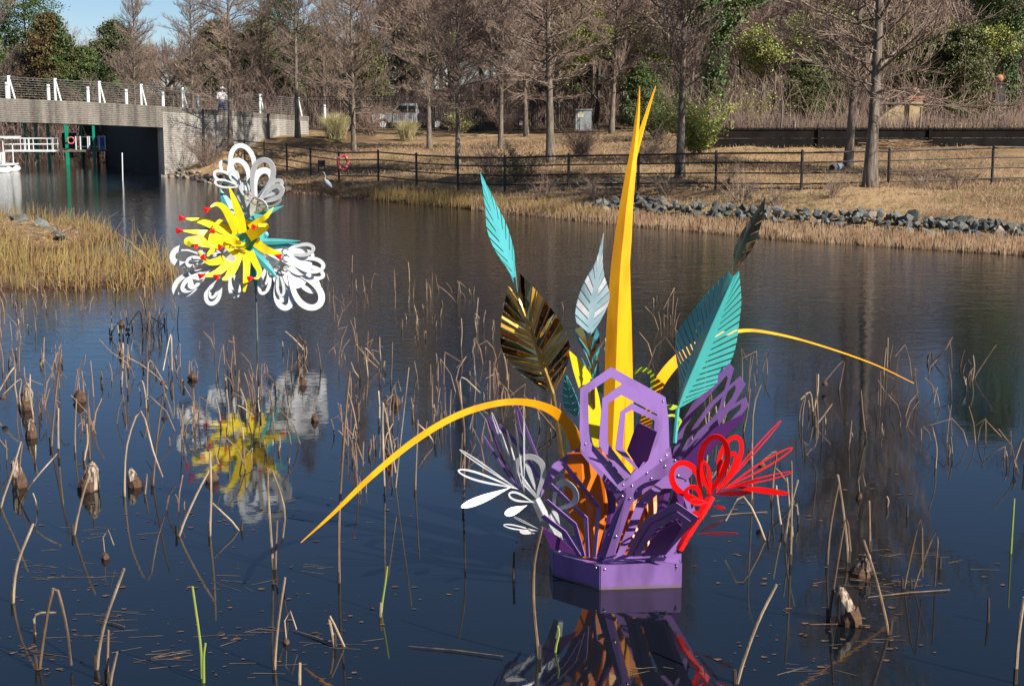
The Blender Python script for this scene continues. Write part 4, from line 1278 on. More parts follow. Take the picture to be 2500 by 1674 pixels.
for u in (170, 200, 235, 258): MB().box((P(u, 350, D).x, D + .3, zf / 2 - .4), .14, .14, zf + .7).build('pile', 'dark_board', dock)
for u, w_, z, hgt, mt, lb in [(250, .5, .45, .75, 'blue_print', 'blue board leaning on the dock railing'), (248, .36, 1.25, .5, 'cream_box', 'small pale notice board on the dock wall')]:
    p = P(u, 350, D + .4)
    q_ = empty('notice_board', (p.x, p.y, zf), lb, 'board', 'boards on the dock')
    MB().box((p.x, D + (.35 if z < 1 else 2.4), zf + z), w_, .04, hgt).build('panel', mt, q_)
    MB().box((p.x, D + (.38 if z < 1 else 2.43), zf + z), w_ + .06, .03, hgt + .06).build('frame', 'rail_white', q_)
M('ring_faded', (0.62, 0.3, 0.28), (0.5, 0.2, 0.2), 6, .6)
def lifering(loc, r, rot, label):
    mb = MB(); pts = [Vector((math.cos(a) * r, 0, math.sin(a) * r)) for a in np.linspace(0, 2 * math.pi, 25)]
    root = empty('life_ring', loc, label, 'life ring', 'life rings'); root.rotation_euler = (0, 0, rot)
    mb.tube([p + root.location for p in pts], r * .22, 8); mb.build('ring', 'ring_red', root, smooth=True)
    mb = MB()
    for a in (.8, 2.4, 3.9, 5.5):
        c = root.location + Vector((math.cos(a) * r, 0, math.sin(a) * r)); t = Vector((-math.sin(a), 0, math.cos(a))) * r * .16
        mb.tube([c - t, c + t], r * .235, 8)
    mb.build('band', 'ring_faded', root)
lifering(P(837, 397, 65.2), .3, .9, 'faded red life ring hanging on the black fence')
lifering(P(173, 343, 92.6), .2, .3, 'pink life ring hanging beside the tall green dock post')

# gangway and pontoon boat
gw = empty('gangway', (P(80, 368, 88).x, 88, 0), 'white railed gangway leading to the dock', 'gangway')
zg = P(80, 368, 88).z; g0, g1 = P(18, 368, 88).x, P(139, 368, 88).x
MB().box(((g0 + g1) / 2, 88, zg), g1 - g0, 1.0, .1).build('deck', 'rail_white', gw)
for y in (87.55, 88.45):
    for z in (.38, .72): MB().tube([(g0, y, zg + z), (g1, y, zg + z)], .025, 6).build('handrail', 'rail_white', gw)
    for u in (57, 66, 76, 122, 136): x = P(u, 368, 88).x; MB().tube([(x, y, zg), (x, y, zg + .72)], .022, 6).build('baluster', 'rail_white', gw)
for x in (g0 + .3, g1 - .3): MB().tube([(x, 88, -.6), (x, 88, zg)], .05, 6).build('pile', 'dark_board', gw)
bt = P(-12, 385, 84)
boat = empty('pontoon_boat', (bt.x, bt.y, 0), 'white pontoon boat cut off by the left edge', 'boat')
for y in (-.7, .7): 
    mb = MB(); mb.tube([(bt.x - 3, 84 + y, .12), (bt.x + .9, 84 + y, .12), (bt.x + 1.15, 84 + y, .2)], [.26, .26, .08], 12); mb.build('pontoon', 'rail_white', boat, smooth=True)
MB().box((bt.x - 1.1, 84, .42), 4.2, 1.9, .08).build('deck', 'rail_white', boat)
mb = MB(); mb.tube([(bt.x + .2, 83.4, .75), (bt.x + .6, 83.4, .75)], .28, 12); mb.build('fender', 'white_paint', boat)
MB().box((bt.x - .8, 84, .8), 2.2, 1.6, .62).build('seat', 'white_paint', boat)
MB().box((bt.x - .4, 84, 1.95), 3.2, 1.9, .07).build('roof', 'rail_white', boat)
for x in (-1.6, .75):
    for y in (-.8, .8): MB().tube([(bt.x + x, 84 + y, .45), (bt.x + x, 84 + y, 1.93)], .03, 6).build('roof_post', 'rail_white', boat)
# white pole in the water
p0 = W(299, 441); mb = MB(); t = P(298, 373, p0.y)
mb.tube([(p0.x, p0.y, -.6), (t.x, p0.y, t.z)], .03, 8); mb.build('marker_pole', 'rail_white', None, origin=p0, label='thin white marker pole standing in the water before the bridge', cat='pole')
# dead sprigs before the dock
o = dup(bpy.data.objects['bare_sapling']); q = W(200, 402); o.location = (q.x, q.y, 0); tag(o, 'small dry sprigs in the water below the dock', 'shrub'); o.scale = (.7,) * 3
# folding chair-like sign on the grass
q = P(785, 412, 69.5); z = hz(q.x, q.y)
cs = empty('wire_stand', (q.x, q.y, z), 'small dark wire stand on the grass behind the fence', 'stand')
MB().box((q.x, q.y, z + .42), .34, .03, .3).build('panel', 'dark_board', cs)
for dx, dy in ((-.15, -.12), (.15, -.12), (-.15, .14), (.15, .14)): MB().tube([(q.x + dx, q.y + dy, z - .03), (q.x + dx * .9, q.y, z + .56)], .014, 5).build('leg', 'black_iron', cs)
# drain pipe by the rear trunk
q = P(2038, 409, 56); z = hz(q.x, q.y)
mb = MB(); a, b = Vector((q.x - .16, q.y - .25, z + .1)), Vector((q.x + .3, q.y + .3, z + .14))
mb.tube([a, b], .13, 14, cap=False); mb.tube([b, a], .11, 14, cap=False); dp = mb.build('drain_pipe', 'pipe_grey', None, origin=(q.x, q.y, z), label='short pale grey pipe lying at the foot of the leaning cypress', cat='pipe')
# branch pile
def pile():
    R = random.Random(8); S = []
    q = P(2185, 357, 64.5); z = hz(q.x, q.y)
    for i in range(90):
        a = R.gauss(0, .35); L = R.uniform(.4, 1.3); c = Vector((q.x + R.gauss(0, .5), q.y + R.gauss(0, .25), z + R.uniform(.02, .35)))
        d = Vector((math.cos(a), R.gauss(0, .2), R.gauss(0, .12))) * L / 2
        S.append((*(c - d), *(c + d), .014, .008))
    return np.array(S)
o = link('branch_pile', seg_mesh('branch_pile', pile(), 'stubble')); tag(o, 'pile of cut branches against the black retaining wall', 'branch pile')
# ball on top of a second pier far right
q = P(2440, 192, 80); b2 = empty('gate_pier', (q.x, q.y, hz(q.x, q.y)), 'ball-topped gate pier half hidden in the wood at the far right', 'gate pier')
z = hz(q.x, q.y)
MB().box((q.x, q.y, (z + q.z - .3) / 2), .5, .5, q.z - .3 - z).build('pier', 'dark_board', b2)
MB().box((q.x, q.y, q.z - .26), .6, .6, .1).build('cap', 'dark_board', b2)
mb = MB(); mb.ball((q.x, q.y, q.z), .22, 14, 8); mb.build('ball_finial', 'terracotta', b2, smooth=True)

# ------------------------------------------------------------------ person on the bridge and heron
def skin_mesh(name, verts, edges, radii, mat, parent=None, root_i=0, sub=2):
    me = bpy.data.meshes.new(name)
    off = root_of(parent).location if parent else Vector((0, 0, 0))
    me.from_pydata([tuple(Vector(v) - off) for v in verts], edges, [])
    o = link(name, me, parent)
    md = o.modifiers.new('skin', 'SKIN'); md.use_smooth_shade = True
    for i, r in enumerate(radii):
        me.skin_vertices[0].data[i].radius = (r, r) if not hasattr(r, '__len__') else r
        me.skin_vertices[0].data[i].use_root = i == root_i
    s = o.modifiers.new('sub', 'SUBSURF'); s.levels = sub; s.render_levels = sub
    me.materials.append(MATS[mat])
    return o
sp = s_at(585); pb = BA + BD * sp - BN * 1.1; zb = btop(sp) - .45
per = empty('person', (pb.x, pb.y, zb), 'person in white top and blue jeans walking over the bridge', 'person')
o_ = Vector((pb.x, pb.y, zb))
def pp(x, y, z): return o_ + Vector((x, y, z))
V = [pp(0, 0, .95), pp(0, 0, 1.12), pp(0, 0, 1.36), pp(0, 0, 1.5), pp(.01, 0, 1.58), pp(.02, 0, 1.68),
     pp(-.19, 0, 1.42), pp(-.24, -.06, 1.18), pp(-.16, -.2, 1.05), pp(.19, 0, 1.42), pp(.25, .02, 1.16), pp(.22, -.14, .98),
     pp(-.1, 0, .88), pp(-.16, -.05, .48), pp(-.14, .06, .06), pp(-.2, -.08, .03), pp(.1, 0, .88), pp(.15, .06, .48), pp(.2, .16, .08), pp(.16, .04, .03)]
E = [(0, 1), (1, 2), (2, 3), (3, 4), (4, 5), (2, 6), (6, 7), (7, 8), (2, 9), (9, 10), (10, 11), (0, 12), (12, 13), (13, 14), (14, 15), (0, 16), (16, 17), (17, 18), (18, 19)]
Rr = [.145, .14, .16, .065, .06, .085, .07, .055, .04, .07, .055, .04, .095, .07, .045, .04, .095, .07, .045, .04]
body = skin_mesh('body', V, E, Rr, 'skin', per)
sh = skin_mesh('shirt', [pp(0, 0, .96), pp(0, 0, 1.12), pp(0, 0, 1.36), pp(0, 0, 1.46), pp(-.2, 0, 1.42), pp(-.25, -.06, 1.18), pp(-.2, -.14, 1.1), pp(.2, 0, 1.42), pp(.26, .02, 1.16), pp(.24, -.08, 1.06)],
               [(0, 1), (1, 2), (2, 3), (2, 4), (4, 5), (5, 6), (2, 7), (7, 8), (8, 9)], [.18, .17, .19, .1, .095, .08, .065, .095, .08, .065], 'shirt_white', per)
skin_mesh('jeans', [pp(0, 0, .96), pp(-.1, 0, .86), pp(-.16, -.05, .48), pp(-.14, .05, .12), pp(.1, 0, .86), pp(.15, .06, .48), pp(.2, .15, .14)], [(0, 1), (1, 2), (2, 3), (0, 4), (4, 5), (5, 6)], [.165, .12, .09, .075, .12, .09, .075], 'jeans', per)
mb = MB(); mb.ball(pp(.02, .01, 1.74), .115, 12, 8, (1, 1.05, .8)); mb.tube([pp(.02, 0, 1.71), pp(.02, 0, 1.725)], [.2, .19], 14); mb.build('sun_hat', 'shirt_white', per, smooth=True)

hp = W(797, 476); hp.y += .1
her = empty('heron', (hp.x, hp.y, 0), 'grey heron with raised neck standing at the far waterline', 'bird')
def hq(x, z, y=0): return Vector((hp.x + x, hp.y + y, z))
body = skin_mesh('body', [hq(.15, .4), hq(.05, .5), hq(-.03, .59), hq(-.08, .68), hq(-.03, .79), hq(-.08, .89), hq(-.1, .95), hq(-.15, .96), hq(.24, .3)],
                 [(0, 1), (1, 2), (2, 3), (3, 4), (4, 5), (5, 6), (6, 7), (0, 8)], [(.08, .085), (.105, .11), (.07, .075), .036, .026, .024, .034, .022, .03], 'heron_grey', her, 1)
mb = MB(); mb.tube([hq(-.14, .96), hq(-.3, .945)], [.018, .004], 6); mb.build('beak', 'heron_beak', her)
for y in (-.035, .04):
    mb = MB(); mb.tube([hq(.06, .44, y), hq(.08, .2, y), hq(.06, .0, y), hq(.06, -.08, y)], [.016, .009, .01, .009], 6); mb.build('leg', 'heron_leg', her)
# ------------------------------------------------------------------ painted metal sculptures
CAMP = Vector((0, 0, CAMH))
class Sculpt:
    def __init__(s, root, Y0): s.root, s.Y0 = root, Y0
    def pt(s, k, x, y, dy=0.0):
        u, v = Zp(k, x, y); return P(u, v, s.Y0 + dy)
    def px(s, k, w, dy=0.0): return w / ZO[k][2] * (s.Y0 + dy) / FPX * 1.02
    def side(s, t, c, roll=0.0):
        a = unit(t.cross(c - CAMP))
        if roll:
            a = Matrix.Rotation(roll, 3, t) @ a
        return a
    def ribbon(s, name, mat, k, cl, w, roll=0.0, fold=0.0, sm=6, th=.006, parent=None, label=None):
        if not hasattr(w, '__len__'): w = [w] * len(cl)
        f = cr_spline([(x, y, d, ww) for (x, y, d), ww in zip(cl, w)], sm)
        C = [s.pt(k, a[0], a[1], a[2]) for a in f]
        L, Mi, R = [], [], []
        n = len(C)
        for i in range(n):
            t = unit(C[min(i + 1, n - 1)] - C[max(i - 1, 0)])
            sd = s.side(t, C[i], roll); hw = max(.0015, s.px(k, abs(f[i][3]), f[i][2]) / 2)
            nn = unit(sd.cross(t)); 
            if nn.dot(CAMP - C[i]) < 0: nn = -nn
            L.append(C[i] - sd * hw); R.append(C[i] + sd * hw); Mi.append(C[i] + nn * fold * hw)
        mb = MB()
        if fold: mb.strip(L, Mi, th); mb.strip(Mi, R, th)
        else: mb.strip(L, R, th)
        return mb.build(name, mat, parent or s.root, label=label)
    def ring(s, name, mat, k, outer, inner, dyf, th=.007, parent=None):
        mb = MB(); mb.strip([s.pt(k, x, y, dyf(x, y)) for x, y in outer], [s.pt(k, x, y, dyf(x, y)) for x, y in inner], th, True)
        return mb.build(name, mat, parent or s.root)
    def plate(s, name, mat, k, pts, dyf, th=.007, parent=None):
        mb = MB(); mb.poly([s.pt(k, x, y, dyf(x, y)) for x, y in pts], th)
        return mb.build(name, mat, parent or s.root)
    def loop(s, name, mat, k, b, t, w, band, roll=0.0, cup=0.0, solid=False, peak=.7, th=.006, parent=None, n=30):
        """teardrop ring from a foot b to a tip t"""
        B, T = s.pt(k, *b), s.pt(k, *t)
        ax = T - B; Ln = ax.length; ax.normalize()
        sd = s.side(ax, (B + T) / 2, roll); nn = unit(sd.cross(ax))
        if nn.dot(CAMP - B) < 0: nn = -nn
        Wm, Bm = s.px(k, w, t[2]), s.px(k, band, t[2])
        def prof(q, peak):
            if q > peak: return math.sqrt(max(0, 1 - ((q - peak) / (1 - peak)) ** 2))
            z = q / peak; return (z * z * (3 - 2 * z)) ** .75
        def outline(q0, q1, hw, pk):
            o = []
            for i in range(n):
                a = 2 * math.pi * i / n
                q = (1 - math.cos(a)) / 2; h = prof(q, pk) * hw * (1 if a <= math.pi else -1)
                ql = q0 + (q1 - q0) * q
                o.append(B + ax * Ln * ql + sd * h + nn * cup * Ln * ql * ql)
            return o
        mb = MB()
        O = outline(0, 1, Wm / 2, peak)
        if solid:
            mb.strip([O[i] for i in range(0, n // 2 + 1)], [O[-i] for i in range(0, n // 2 + 1)], th)
        else:
            I = outline(.22 if w < 3.2 * band else .14, 1 - Bm / Ln, max(.004, Wm / 2 - Bm), peak)
            mb.strip(O, I, th, True)
        return mb.build(name, mat, parent or s.root)
    def leaf(s, name, k, mid, left, right, n, cut, mats, rod=None, th=.005, lead=.1, gap=.12, tilt=.0, seed=1, core='', taper=0.0):
        """feather-like leaf: a blade along the midrib with slats to both sides; lists run from foot to tip, points (x, y, dy)"""
        R = random.Random(seed)
        def curve(pts):
            f = cr_spline(pts, 10); A = np.array(f)
            d = np.concatenate([[0], np.cumsum(np.linalg.norm(np.diff(A[:, :2], axis=0), axis=1))]); d /= d[-1]
            return lambda t: [np.interp(min(max(t, 0), 1), d, A[:, j]) for j in range(3)]
        cm, cl, crr = curve(mid), curve(left), curve(right)
        def E(c, t): return s.pt(k, *c(t))
        mb = MB()
        ts = np.linspace(0, 1, 25)
        for c in (cl, crr):
            mb.strip([E(cm, t) for t in ts], [E(cm, t).lerp(E(c, min(1, t + lead * cut)), cut) for t in ts], th)
        o = mb.build(name, core or mats[0], s.root)
        if rod:
            m2 = MB(); m2.tube([E(cm, t) + unit(CAMP - E(cm, t)) * .01 for t in np.linspace(0, .98, 16)], [rod * (1 - .5 * t) for t in np.linspace(0, 1, 16)], 6); m2.build('midrib', 'gold_rod', o)
        for si, c in enumerate((cl, crr)):
            for i in range(n):
                t0, t1 = i / n, (i + 1) / n
                tm1 = t1 - gap / n
                j = R.uniform(-1, 1) * tilt
                a = E(cm, t0).lerp(E(c, min(1, t0 + lead * cut)), cut * .9); b = E(cm, tm1).lerp(E(c, min(1, tm1 + lead * cut)), cut * .9)
                e0, e1 = E(c, t0 + lead), E(c, tm1 + lead * (1 + taper))
                to = unit(CAMP - e0)
                e0 = e0 + to * j; e1 = e1 - to * j
                m3 = MB(); m3.strip([a, a.lerp(e0, .5) , e0], [b, b.lerp(e1, .5), e1], th)
                m3.build('leaflet', mats[(i * 7 + si * 3) % len(mats)] if len(mats) > 1 else mats[0], o)
        return o

# ---- bouquet sculpture in the foreground
base0 = W(1500, 1425); 
S1 = Sculpt(empty('bouquet_sculpture', (base0.x, base0.y, 0), 'tall purple, yellow and teal metal plant sculpture on a purple box base', 'sculpture'), 12.25)
C0, C1, C2 = W(1465, 1439), W(1663, 1433), W(1351, 1405)
C3b = C1 + Vector((-.02, .5, 0)); C5 = C2 + Vector((-.02, .42, 0)); C4 = (C3b + C5) / 2 + Vector((0, .28, 0))
hexv = [C0, C1, C3b, C4, C5, C2]
cen = sum(hexv, Vector()) / 6
for i in range(6):
    a, b = hexv[i], hexv[(i + 1) % 6]
    d = unit(b - a) * .004
    mb = MB(); mb.poly([a + d + Vector((0, 0, -.3)), b - d + Vector((0, 0, -.3)), b - d + Vector((0, 0, .205)), a + d + Vector((0, 0, .205))], .008)
    mb.build('base_panel', 'purple_base', S1.root)
mb = MB(); mb.poly([p.lerp(cen, .015) + Vector((0, 0, .2)) for p in hexv], .006); mb.build('base_lid', 'purple_paint', S1.root)
# sloping skirt above the front right panel
d6 = lambda x, y: -.5 - .0002 * (1280 - y)
S1.plate('base_flange', 'purple_paint', 6, [(165, 1314), (655, 1288), (655, 1245), (480, 1262), (240, 1280), (180, 1300)], lambda x, y: -.46 + .12 * (x - 165) / 500)
# branching column with a crease
dc = lambda x, y: -.47 - .00030 * (1300 - y)
S1.plate('column_panel', 'purple_paint', 6, [(322, 885), (240, 788), (205, 828), (274, 932), (138, 1285), (180, 1312)], lambda x, y: dc(x, y) + .0009 * max(0, 325 - x) * .6)
S1.plate('column_panel', 'purple_paint', 6, [(322, 885), (180, 1312), (242, 1280), (355, 938), (560, 772), (690, 800), (745, 735), (600, 668), (590, 600), (366, 764), (312, 800), (240, 788)], lambda x, y: dc(x, y) + .0002 * abs(x - 300))
# front petal: nested hexagonal bands bent out of one sheet
f9 = [([(530, 120), (172, 370), (165, 850), (185, 1080), (640, 1560), (1210, 1150), (1195, 700), (1160, 470)], [(530, 240), (262, 420), (272, 860), (290, 990), (700, 1440), (960, 1180), (1130, 850), (1120, 600)], -.74),
      ([(680, 305), (430, 480), (400, 850), (390, 1030), (690, 1430), (980, 1180), (1130, 850), (1128, 590)], [(650, 445), (498, 540), (490, 870), (490, 1000), (770, 1370), (900, 1200), (1060, 850), (1066, 670)], -.80),
      ([(775, 540), (640, 640), (580, 1060), (585, 1085), (840, 1320), (970, 1180), (1078, 880), (1088, 700)], [(770, 620), (695, 660), (665, 1060), (690, 1090), (850, 1300), (950, 1150), (1030, 870), (1035, 740)], -.86)]
for o_, i_, dd in f9:
    S1.ring('petal_band', 'purple_paint', 9, o_, i_, lambda x, y, dd=dd: dd + .00006 * (1560 - y) + .00016 * (x - 600))
S1.plate('petal_heart', 'shaded_plum_paint', 9, [(860, 768), (820, 800), (715, 1090), (850, 1305), (960, 1200), (1065, 870)], lambda x, y: -.74 - .0006 * (1300 - y))
# left arm plate under the front petal
S1.plate('petal_arm', 'purple_paint', 9, [(180, 860), (268, 872), (290, 992), (545, 1235), (690, 1435), (560, 1412), (470, 1470), (190, 1130)], lambda x, y: -.5 + .0001 * (x - 400))
# lower right petal: bands leaning out over the base
dg = lambda o: (lambda x, y: o - .0018 * (1270 - y))
S1.ring('petal_band', 'purple_paint', 6, [(565, 760), (385, 935), (330, 1080), (250, 1285), (600, 1262), (745, 1010), (700, 795)], [(545, 850), (430, 965), (385, 1085), (305, 1255), (575, 1230), (700, 1000), (650, 850)], lambda x, y: -.42 + .0002 * (1270 - y))
S1.ring('petal_band', 'purple_paint', 6, [(625, 935), (440, 1035), (380, 1120), (320, 1262), (560, 1252), (757, 1026)], [(622, 985), (475, 1065), (425, 1140), (372, 1235), (545, 1222), (690, 1045)], dg(-.44))
S1.ring('petal_band', 'purple_paint', 6, [(630, 990), (470, 1072), (420, 1150), (362, 1262), (555, 1250), (712, 1050)], [(628, 1030), (505, 1095), (462, 1160), (410, 1240), (545, 1225), (665, 1062)], dg(-.46))
S1.plate('petal_heart', 'shaded_plum_paint', 6, [(630, 1050), (520, 1110), (470, 1170), (420, 1262), (555, 1250), (660, 1085)], dg(-.48))
# right rear petal
dh = lambda o: (lambda x, y: o - .0004 * (x - 700))
for o_, i_, dd in [([(945, 88), (975, 125), (900, 390), (700, 640), (600, 660), (640, 480), (720, 340)], [(930, 165), (938, 180), (880, 380), (690, 600), (640, 610), (680, 480), (760, 360)], .12),
                   ([(1012, 168), (1046, 220), (985, 325), (780, 620), (650, 640), (730, 470), (830, 330)], [(980, 222), (990, 240), (962, 300), (750, 570), (690, 595), (765, 462), (852, 345)], .02),
                   ([(1047, 294), (1062, 350), (930, 525), (730, 690), (655, 650), (760, 500), (870, 400)], [(1022, 332), (1012, 372), (895, 495), (735, 630), (705, 615), (795, 505), (892, 415)], -.08)]:
    S1.ring('petal_band', 'purple_paint', 6, o_, i_, dh(dd))
S1.plate('petal_heart', 'shaded_plum_paint', 6, [(1042, 394), (1030, 436), (900, 560), (740, 724), (662, 684), (760, 580), (860, 480)], dh(-.14))
# left petal seen edge-on
for i, (pl, wd) in enumerate([([(718, 730), (945, 1012), (918, 1330)], 36), ([(632, 866), (862, 1080), (876, 1332)], 36), ([(607, 968), (790, 1120), (850, 1325)], 36), ([(587, 1068), (722, 1170), (822, 1322)], 40)]):
    S1.ribbon('petal_band', 'purple_paint', 5, [(x, y, -.48 - .06 * i + .0003 * (1330 - y) - .0006 * (900 - x)) for x, y in pl], [wd, wd, wd * .8], roll=.78, sm=1, th=.008)
S1.plate('petal_heart', 'shaded_plum_paint', 5, [(580, 1135), (705, 1212), (815, 1318), (640, 1275)], lambda x, y: -.72 + .0006 * (y - 1135))
S1.plate('petal_arm', 'purple_paint', 5, [(825, 628), (832, 690), (720, 760), (625, 860), (572, 955), (590, 850), (655, 735)], lambda x, y: -.25 + .0003 * (x - 600))
for pl, wd, mt in [([(245, 440, .1), (310, 560, .1), (445, 880, 0)], 26, 'purple_paint'), ([(208, 560, 0), (350, 780, 0), (440, 905, -.1)], 16, 'purple_paint'), ([(305, 490, .2), (415, 600, .2), (600, 870, 0)], 26, 'purple_paint'),
                   ([(400, 310, .3), (500, 560, .25), (612, 830, .1)], 18, 'purple_paint'), ([(405, 330, .35), (455, 560, .3), (560, 850, .15)], 14, 'purple_paint'), ([(240, 460, .05), (330, 700, .05), (450, 900, -.05)], 10, 'shaded_plum_paint')]:
    S1.ribbon('petal_band', mt, 5, pl, [wd, wd, wd * .6], roll=.5, sm=4)
# yellow spikes and blades
S1.ribbon('spike', 'yellow_paint', 2, [(2095, 578, .1), (2083, 760, .1), (2060, 980, .08), (2030, 1200, .05), (2004, 1400, .03), (1987, 1568, .02), (1965, 1800, 0), (1948, 2100, -.02), (1940, 2335, -.03), (1925, 2700, -.05), (1900, 3300, -.1), (1895, 3720, -.1)], [3, 24, 42, 68, 88, 108, 122, 138, 146, 140, 120, 90], fold=.45, sm=5)
S1.ribbon('spike', 'orange_paint', 2, [(2202, 578, .3), (2150, 740, .27), (2095, 920, .22), (2050, 1080, .18), (2020, 1300, .15), (1990, 1700, .12), (1990, 2300, .1), (1985, 3000, 0), (1960, 3700, -.05)], [3, 20, 34, 46, 60, 80, 110, 140, 110], fold=.4, sm=5, roll=-.35)
S1.ribbon('blade', 'lemon_paint', 5, [(758, 18, -.25), (815, 120, -.25), (870, 240, -.26), (912, 390, -.28), (928, 540, -.3), (930, 640, -.3)], [8, 75, 108, 96, 70, 30], sm=5)
S1.ribbon('blade', 'shaded_orange_paint', 5, [(830, 660, -.2), (845, 900, -.25), (880, 1100, -.3), (905, 1330, -.35)], [170, 240, 210, 120], sm=4, fold=.25)
S1.ribbon('blade', 'shaded_orange_paint', 5, [(965, 640, -.05), (985, 950, -.15), (985, 1150, -.2), (980, 1330, -.25)], [170, 200, 170, 100], sm=4, fold=.3)
S1.ribbon('blade', 'shaded_orange_paint', 6, [(300, 560, .15), (350, 800, .1), (360, 1000, 0), (330, 1270, -.2)], [90, 130, 140, 110], sm=4, fold=.3)
S1.ribbon('blade', 'shaded_orange_paint', 6, [(430, 500, .25), (450, 800, .2), (440, 1050, .05), (400, 1270, -.15)], [70, 100, 130, 130], sm=4, fold=.3)
S1.ribbon('arching_blade', 'orange_paint', 0, [(688, 1240, -.9), (760, 1175, -.85), (850, 1088, -.75), (950, 1006, -.6), (1050, 948, -.45), (1150, 920, -.3), (1230, 925, -.2), (1290, 960, -.12), (1325, 1030, -.08), (1345, 1120, -.06), (1365, 1260, -.1)], [1.5, 8, 13, 15, 15.5, 15, 18, 26, 36, 42, 40], roll=.35, sm=6)
S1.ribbon('arching_blade', 'orange_paint', 0, [(2090, 876, 2.3), (1990, 829, 2.0), (1850, 782, 1.6), (1750, 759, 1.3), (1690, 757, 1.1), (1620, 775, .9), (1550, 822, .7), (1500, 890, .5), (1475, 980, .3), (1460, 1100, .1)], [1.2, 2.5, 4, 6, 8, 14, 24, 26, 28, 30], roll=.2, sm=6)
# lime loops
S1.ribbon('lime_loop', 'lime_paint', 6, [(350, 185, .5), (375, 145, .5), (425, 128, .5), (470, 150, .5), (482, 200, .5), (470, 260, .5)], [26, 28, 28, 28, 26, 20], sm=6)
S1.ribbon('lime_loop', 'lime_paint', 6, [(560, 350, .4), (600, 357, .4), (640, 352, .4)], [14, 34, 3], sm=5)
S1.ribbon('lime_loop', 'lime_paint', 6, [(570, 410, .4), (612, 408, .4), (650, 440, .38), (645, 480, .36), (625, 510, .35)], [14, 16, 18, 18, 4], sm=5)
S1.loop('lime_loop', 'lime_paint', 5, (735, 700, .2), (705, 500, .3), 55, 16)
S1.ribbon('lime_loop', 'lime_paint', 6, [(420, 380, .4), (450, 430, .4), (470, 470, .4)], [14, 22, 10], sm=4)

# feathered leaves
S1.leaf('feather_leaf', 7, [(408, 900, .15), (378, 740, .15), (318, 560, .12), (255, 380, .1), (200, 210, .08), (147, 55, .05)],
        [(404, 905, .13), (350, 745, .05), (255, 610, -.02), (195, 460, -.04), (182, 300, 0), (147, 55, .05)],
        [(412, 905, .18), (392, 720, .22), (380, 590, .22), (330, 420, .2), (250, 260, .15), (147, 55, .05)], 12, .34, ['aqua_paint', 'aqua_paint', 'teal_paint'], seed=3, lead=.16, gap=.22, core='aqua_paint', tilt=.008)
S1.leaf('feather_leaf', 7, [(655, 1600, 0), (600, 1440, .02), (540, 1280, .04), (485, 1130, .06), (440, 1000, .08), (415, 930, .1)],
        [(640, 1590, .0), (470, 1490, .0), (345, 1375, .02), (293, 1260, .06), (300, 1060, .08), (345, 850, .12)],
        [(665, 1590, 0), (730, 1450, -.06), (775, 1290, -.08), (720, 1120, -.06), (600, 950, 0), (425, 760, .1)], 15, .06, ['gold_mirror', 'gold_reflection', 'gold_mirror', 'gold_reflection', 'bronze_mirror'], core='gold_mirror', rod=.02, tilt=.055, lead=.15, gap=.22, seed=5)
S1.leaf('feather_leaf', 7, [(915, 1190, -0.3), (925, 1060, -0.3), (945, 920, -0.31), (965, 790, -0.33), (985, 650, -0.35), (1008, 480, -0.35)],
        [(900, 1170, -0.33), (812, 1090, -0.41), (830, 930, -0.42), (890, 790, -0.41), (950, 690, -0.38), (1008, 480, -0.35)],
        [(930, 1190, -0.27), (1030, 1000, -0.19), (1048, 900, -0.21), (1010, 770, -0.27), (1000, 640, -0.33), (1008, 480, -0.35)], 13, .22, ['blue_silver', 'blue_silver', 'silver'], lead=.14, gap=.16, seed=6, core='blue_silver', tilt=.01)
S1.leaf('feather_leaf', 7, [(930, 1500, -0.33), (925, 1400, -0.32), (915, 1300, -0.31), (912, 1200, -0.3)],
        [(915, 1500, -0.31), (890, 1330, -0.29), (800, 1170, -0.25), (860, 1130, -0.27)],
        [(940, 1500, -0.35), (960, 1400, -0.35), (985, 1230, -0.35), (960, 1140, -0.35)], 6, .1, ['gold_mirror', 'aqua_paint'], lead=.2, gap=.2, seed=7, tilt=.02)
S1.leaf('feather_leaf', 8, [(440, 1562, -.1), (500, 1400, -.08), (580, 1210, -.06), (660, 1020, -.06), (740, 840, -.06), (830, 640, -.04)],
        [(440, 1562, -.1), (462, 1390, .08), (428, 1180, .2), (440, 1030, .24), (560, 860, .2), (660, 735, .12), (795, 605, .0)],
        [(440, 1562, -.1), (600, 1470, -.02), (740, 1350, .06), (835, 1160, .1), (875, 900, .08), (882, 780, .04), (866, 600, -.02)], 22, .27, ['teal_paint'], lead=.15, gap=.26, seed=8)
S1.leaf('feather_leaf', 8, [(825, 605, 0), (860, 500, 0), (900, 400, 0), (960, 280, .02), (1050, 90, .04)],
        [(820, 605, .02), (832, 470, .06), (872, 360, .1), (950, 240, .08), (1050, 90, .04)],
        [(832, 605, 0), (900, 525, -.05), (975, 420, -.06), (1035, 220, -.02), (1050, 90, .04)], 8, .3, ['bronze_mirror'], lead=.1, gap=.14, seed=9, tilt=.015)
S1.leaf('feather_leaf', 5, [(790, 430, .1), (770, 350, .1), (750, 260, .1), (735, 170, .1)], [(785, 430, .1), (722, 370, .15), (715, 290, .15), (728, 175, .12)], [(800, 450, .08), (822, 400, .05), (810, 330, .05), (745, 175, .1)], 6, .2, ['aqua_paint', 'teal_paint'], lead=.1, gap=.2, seed=10)
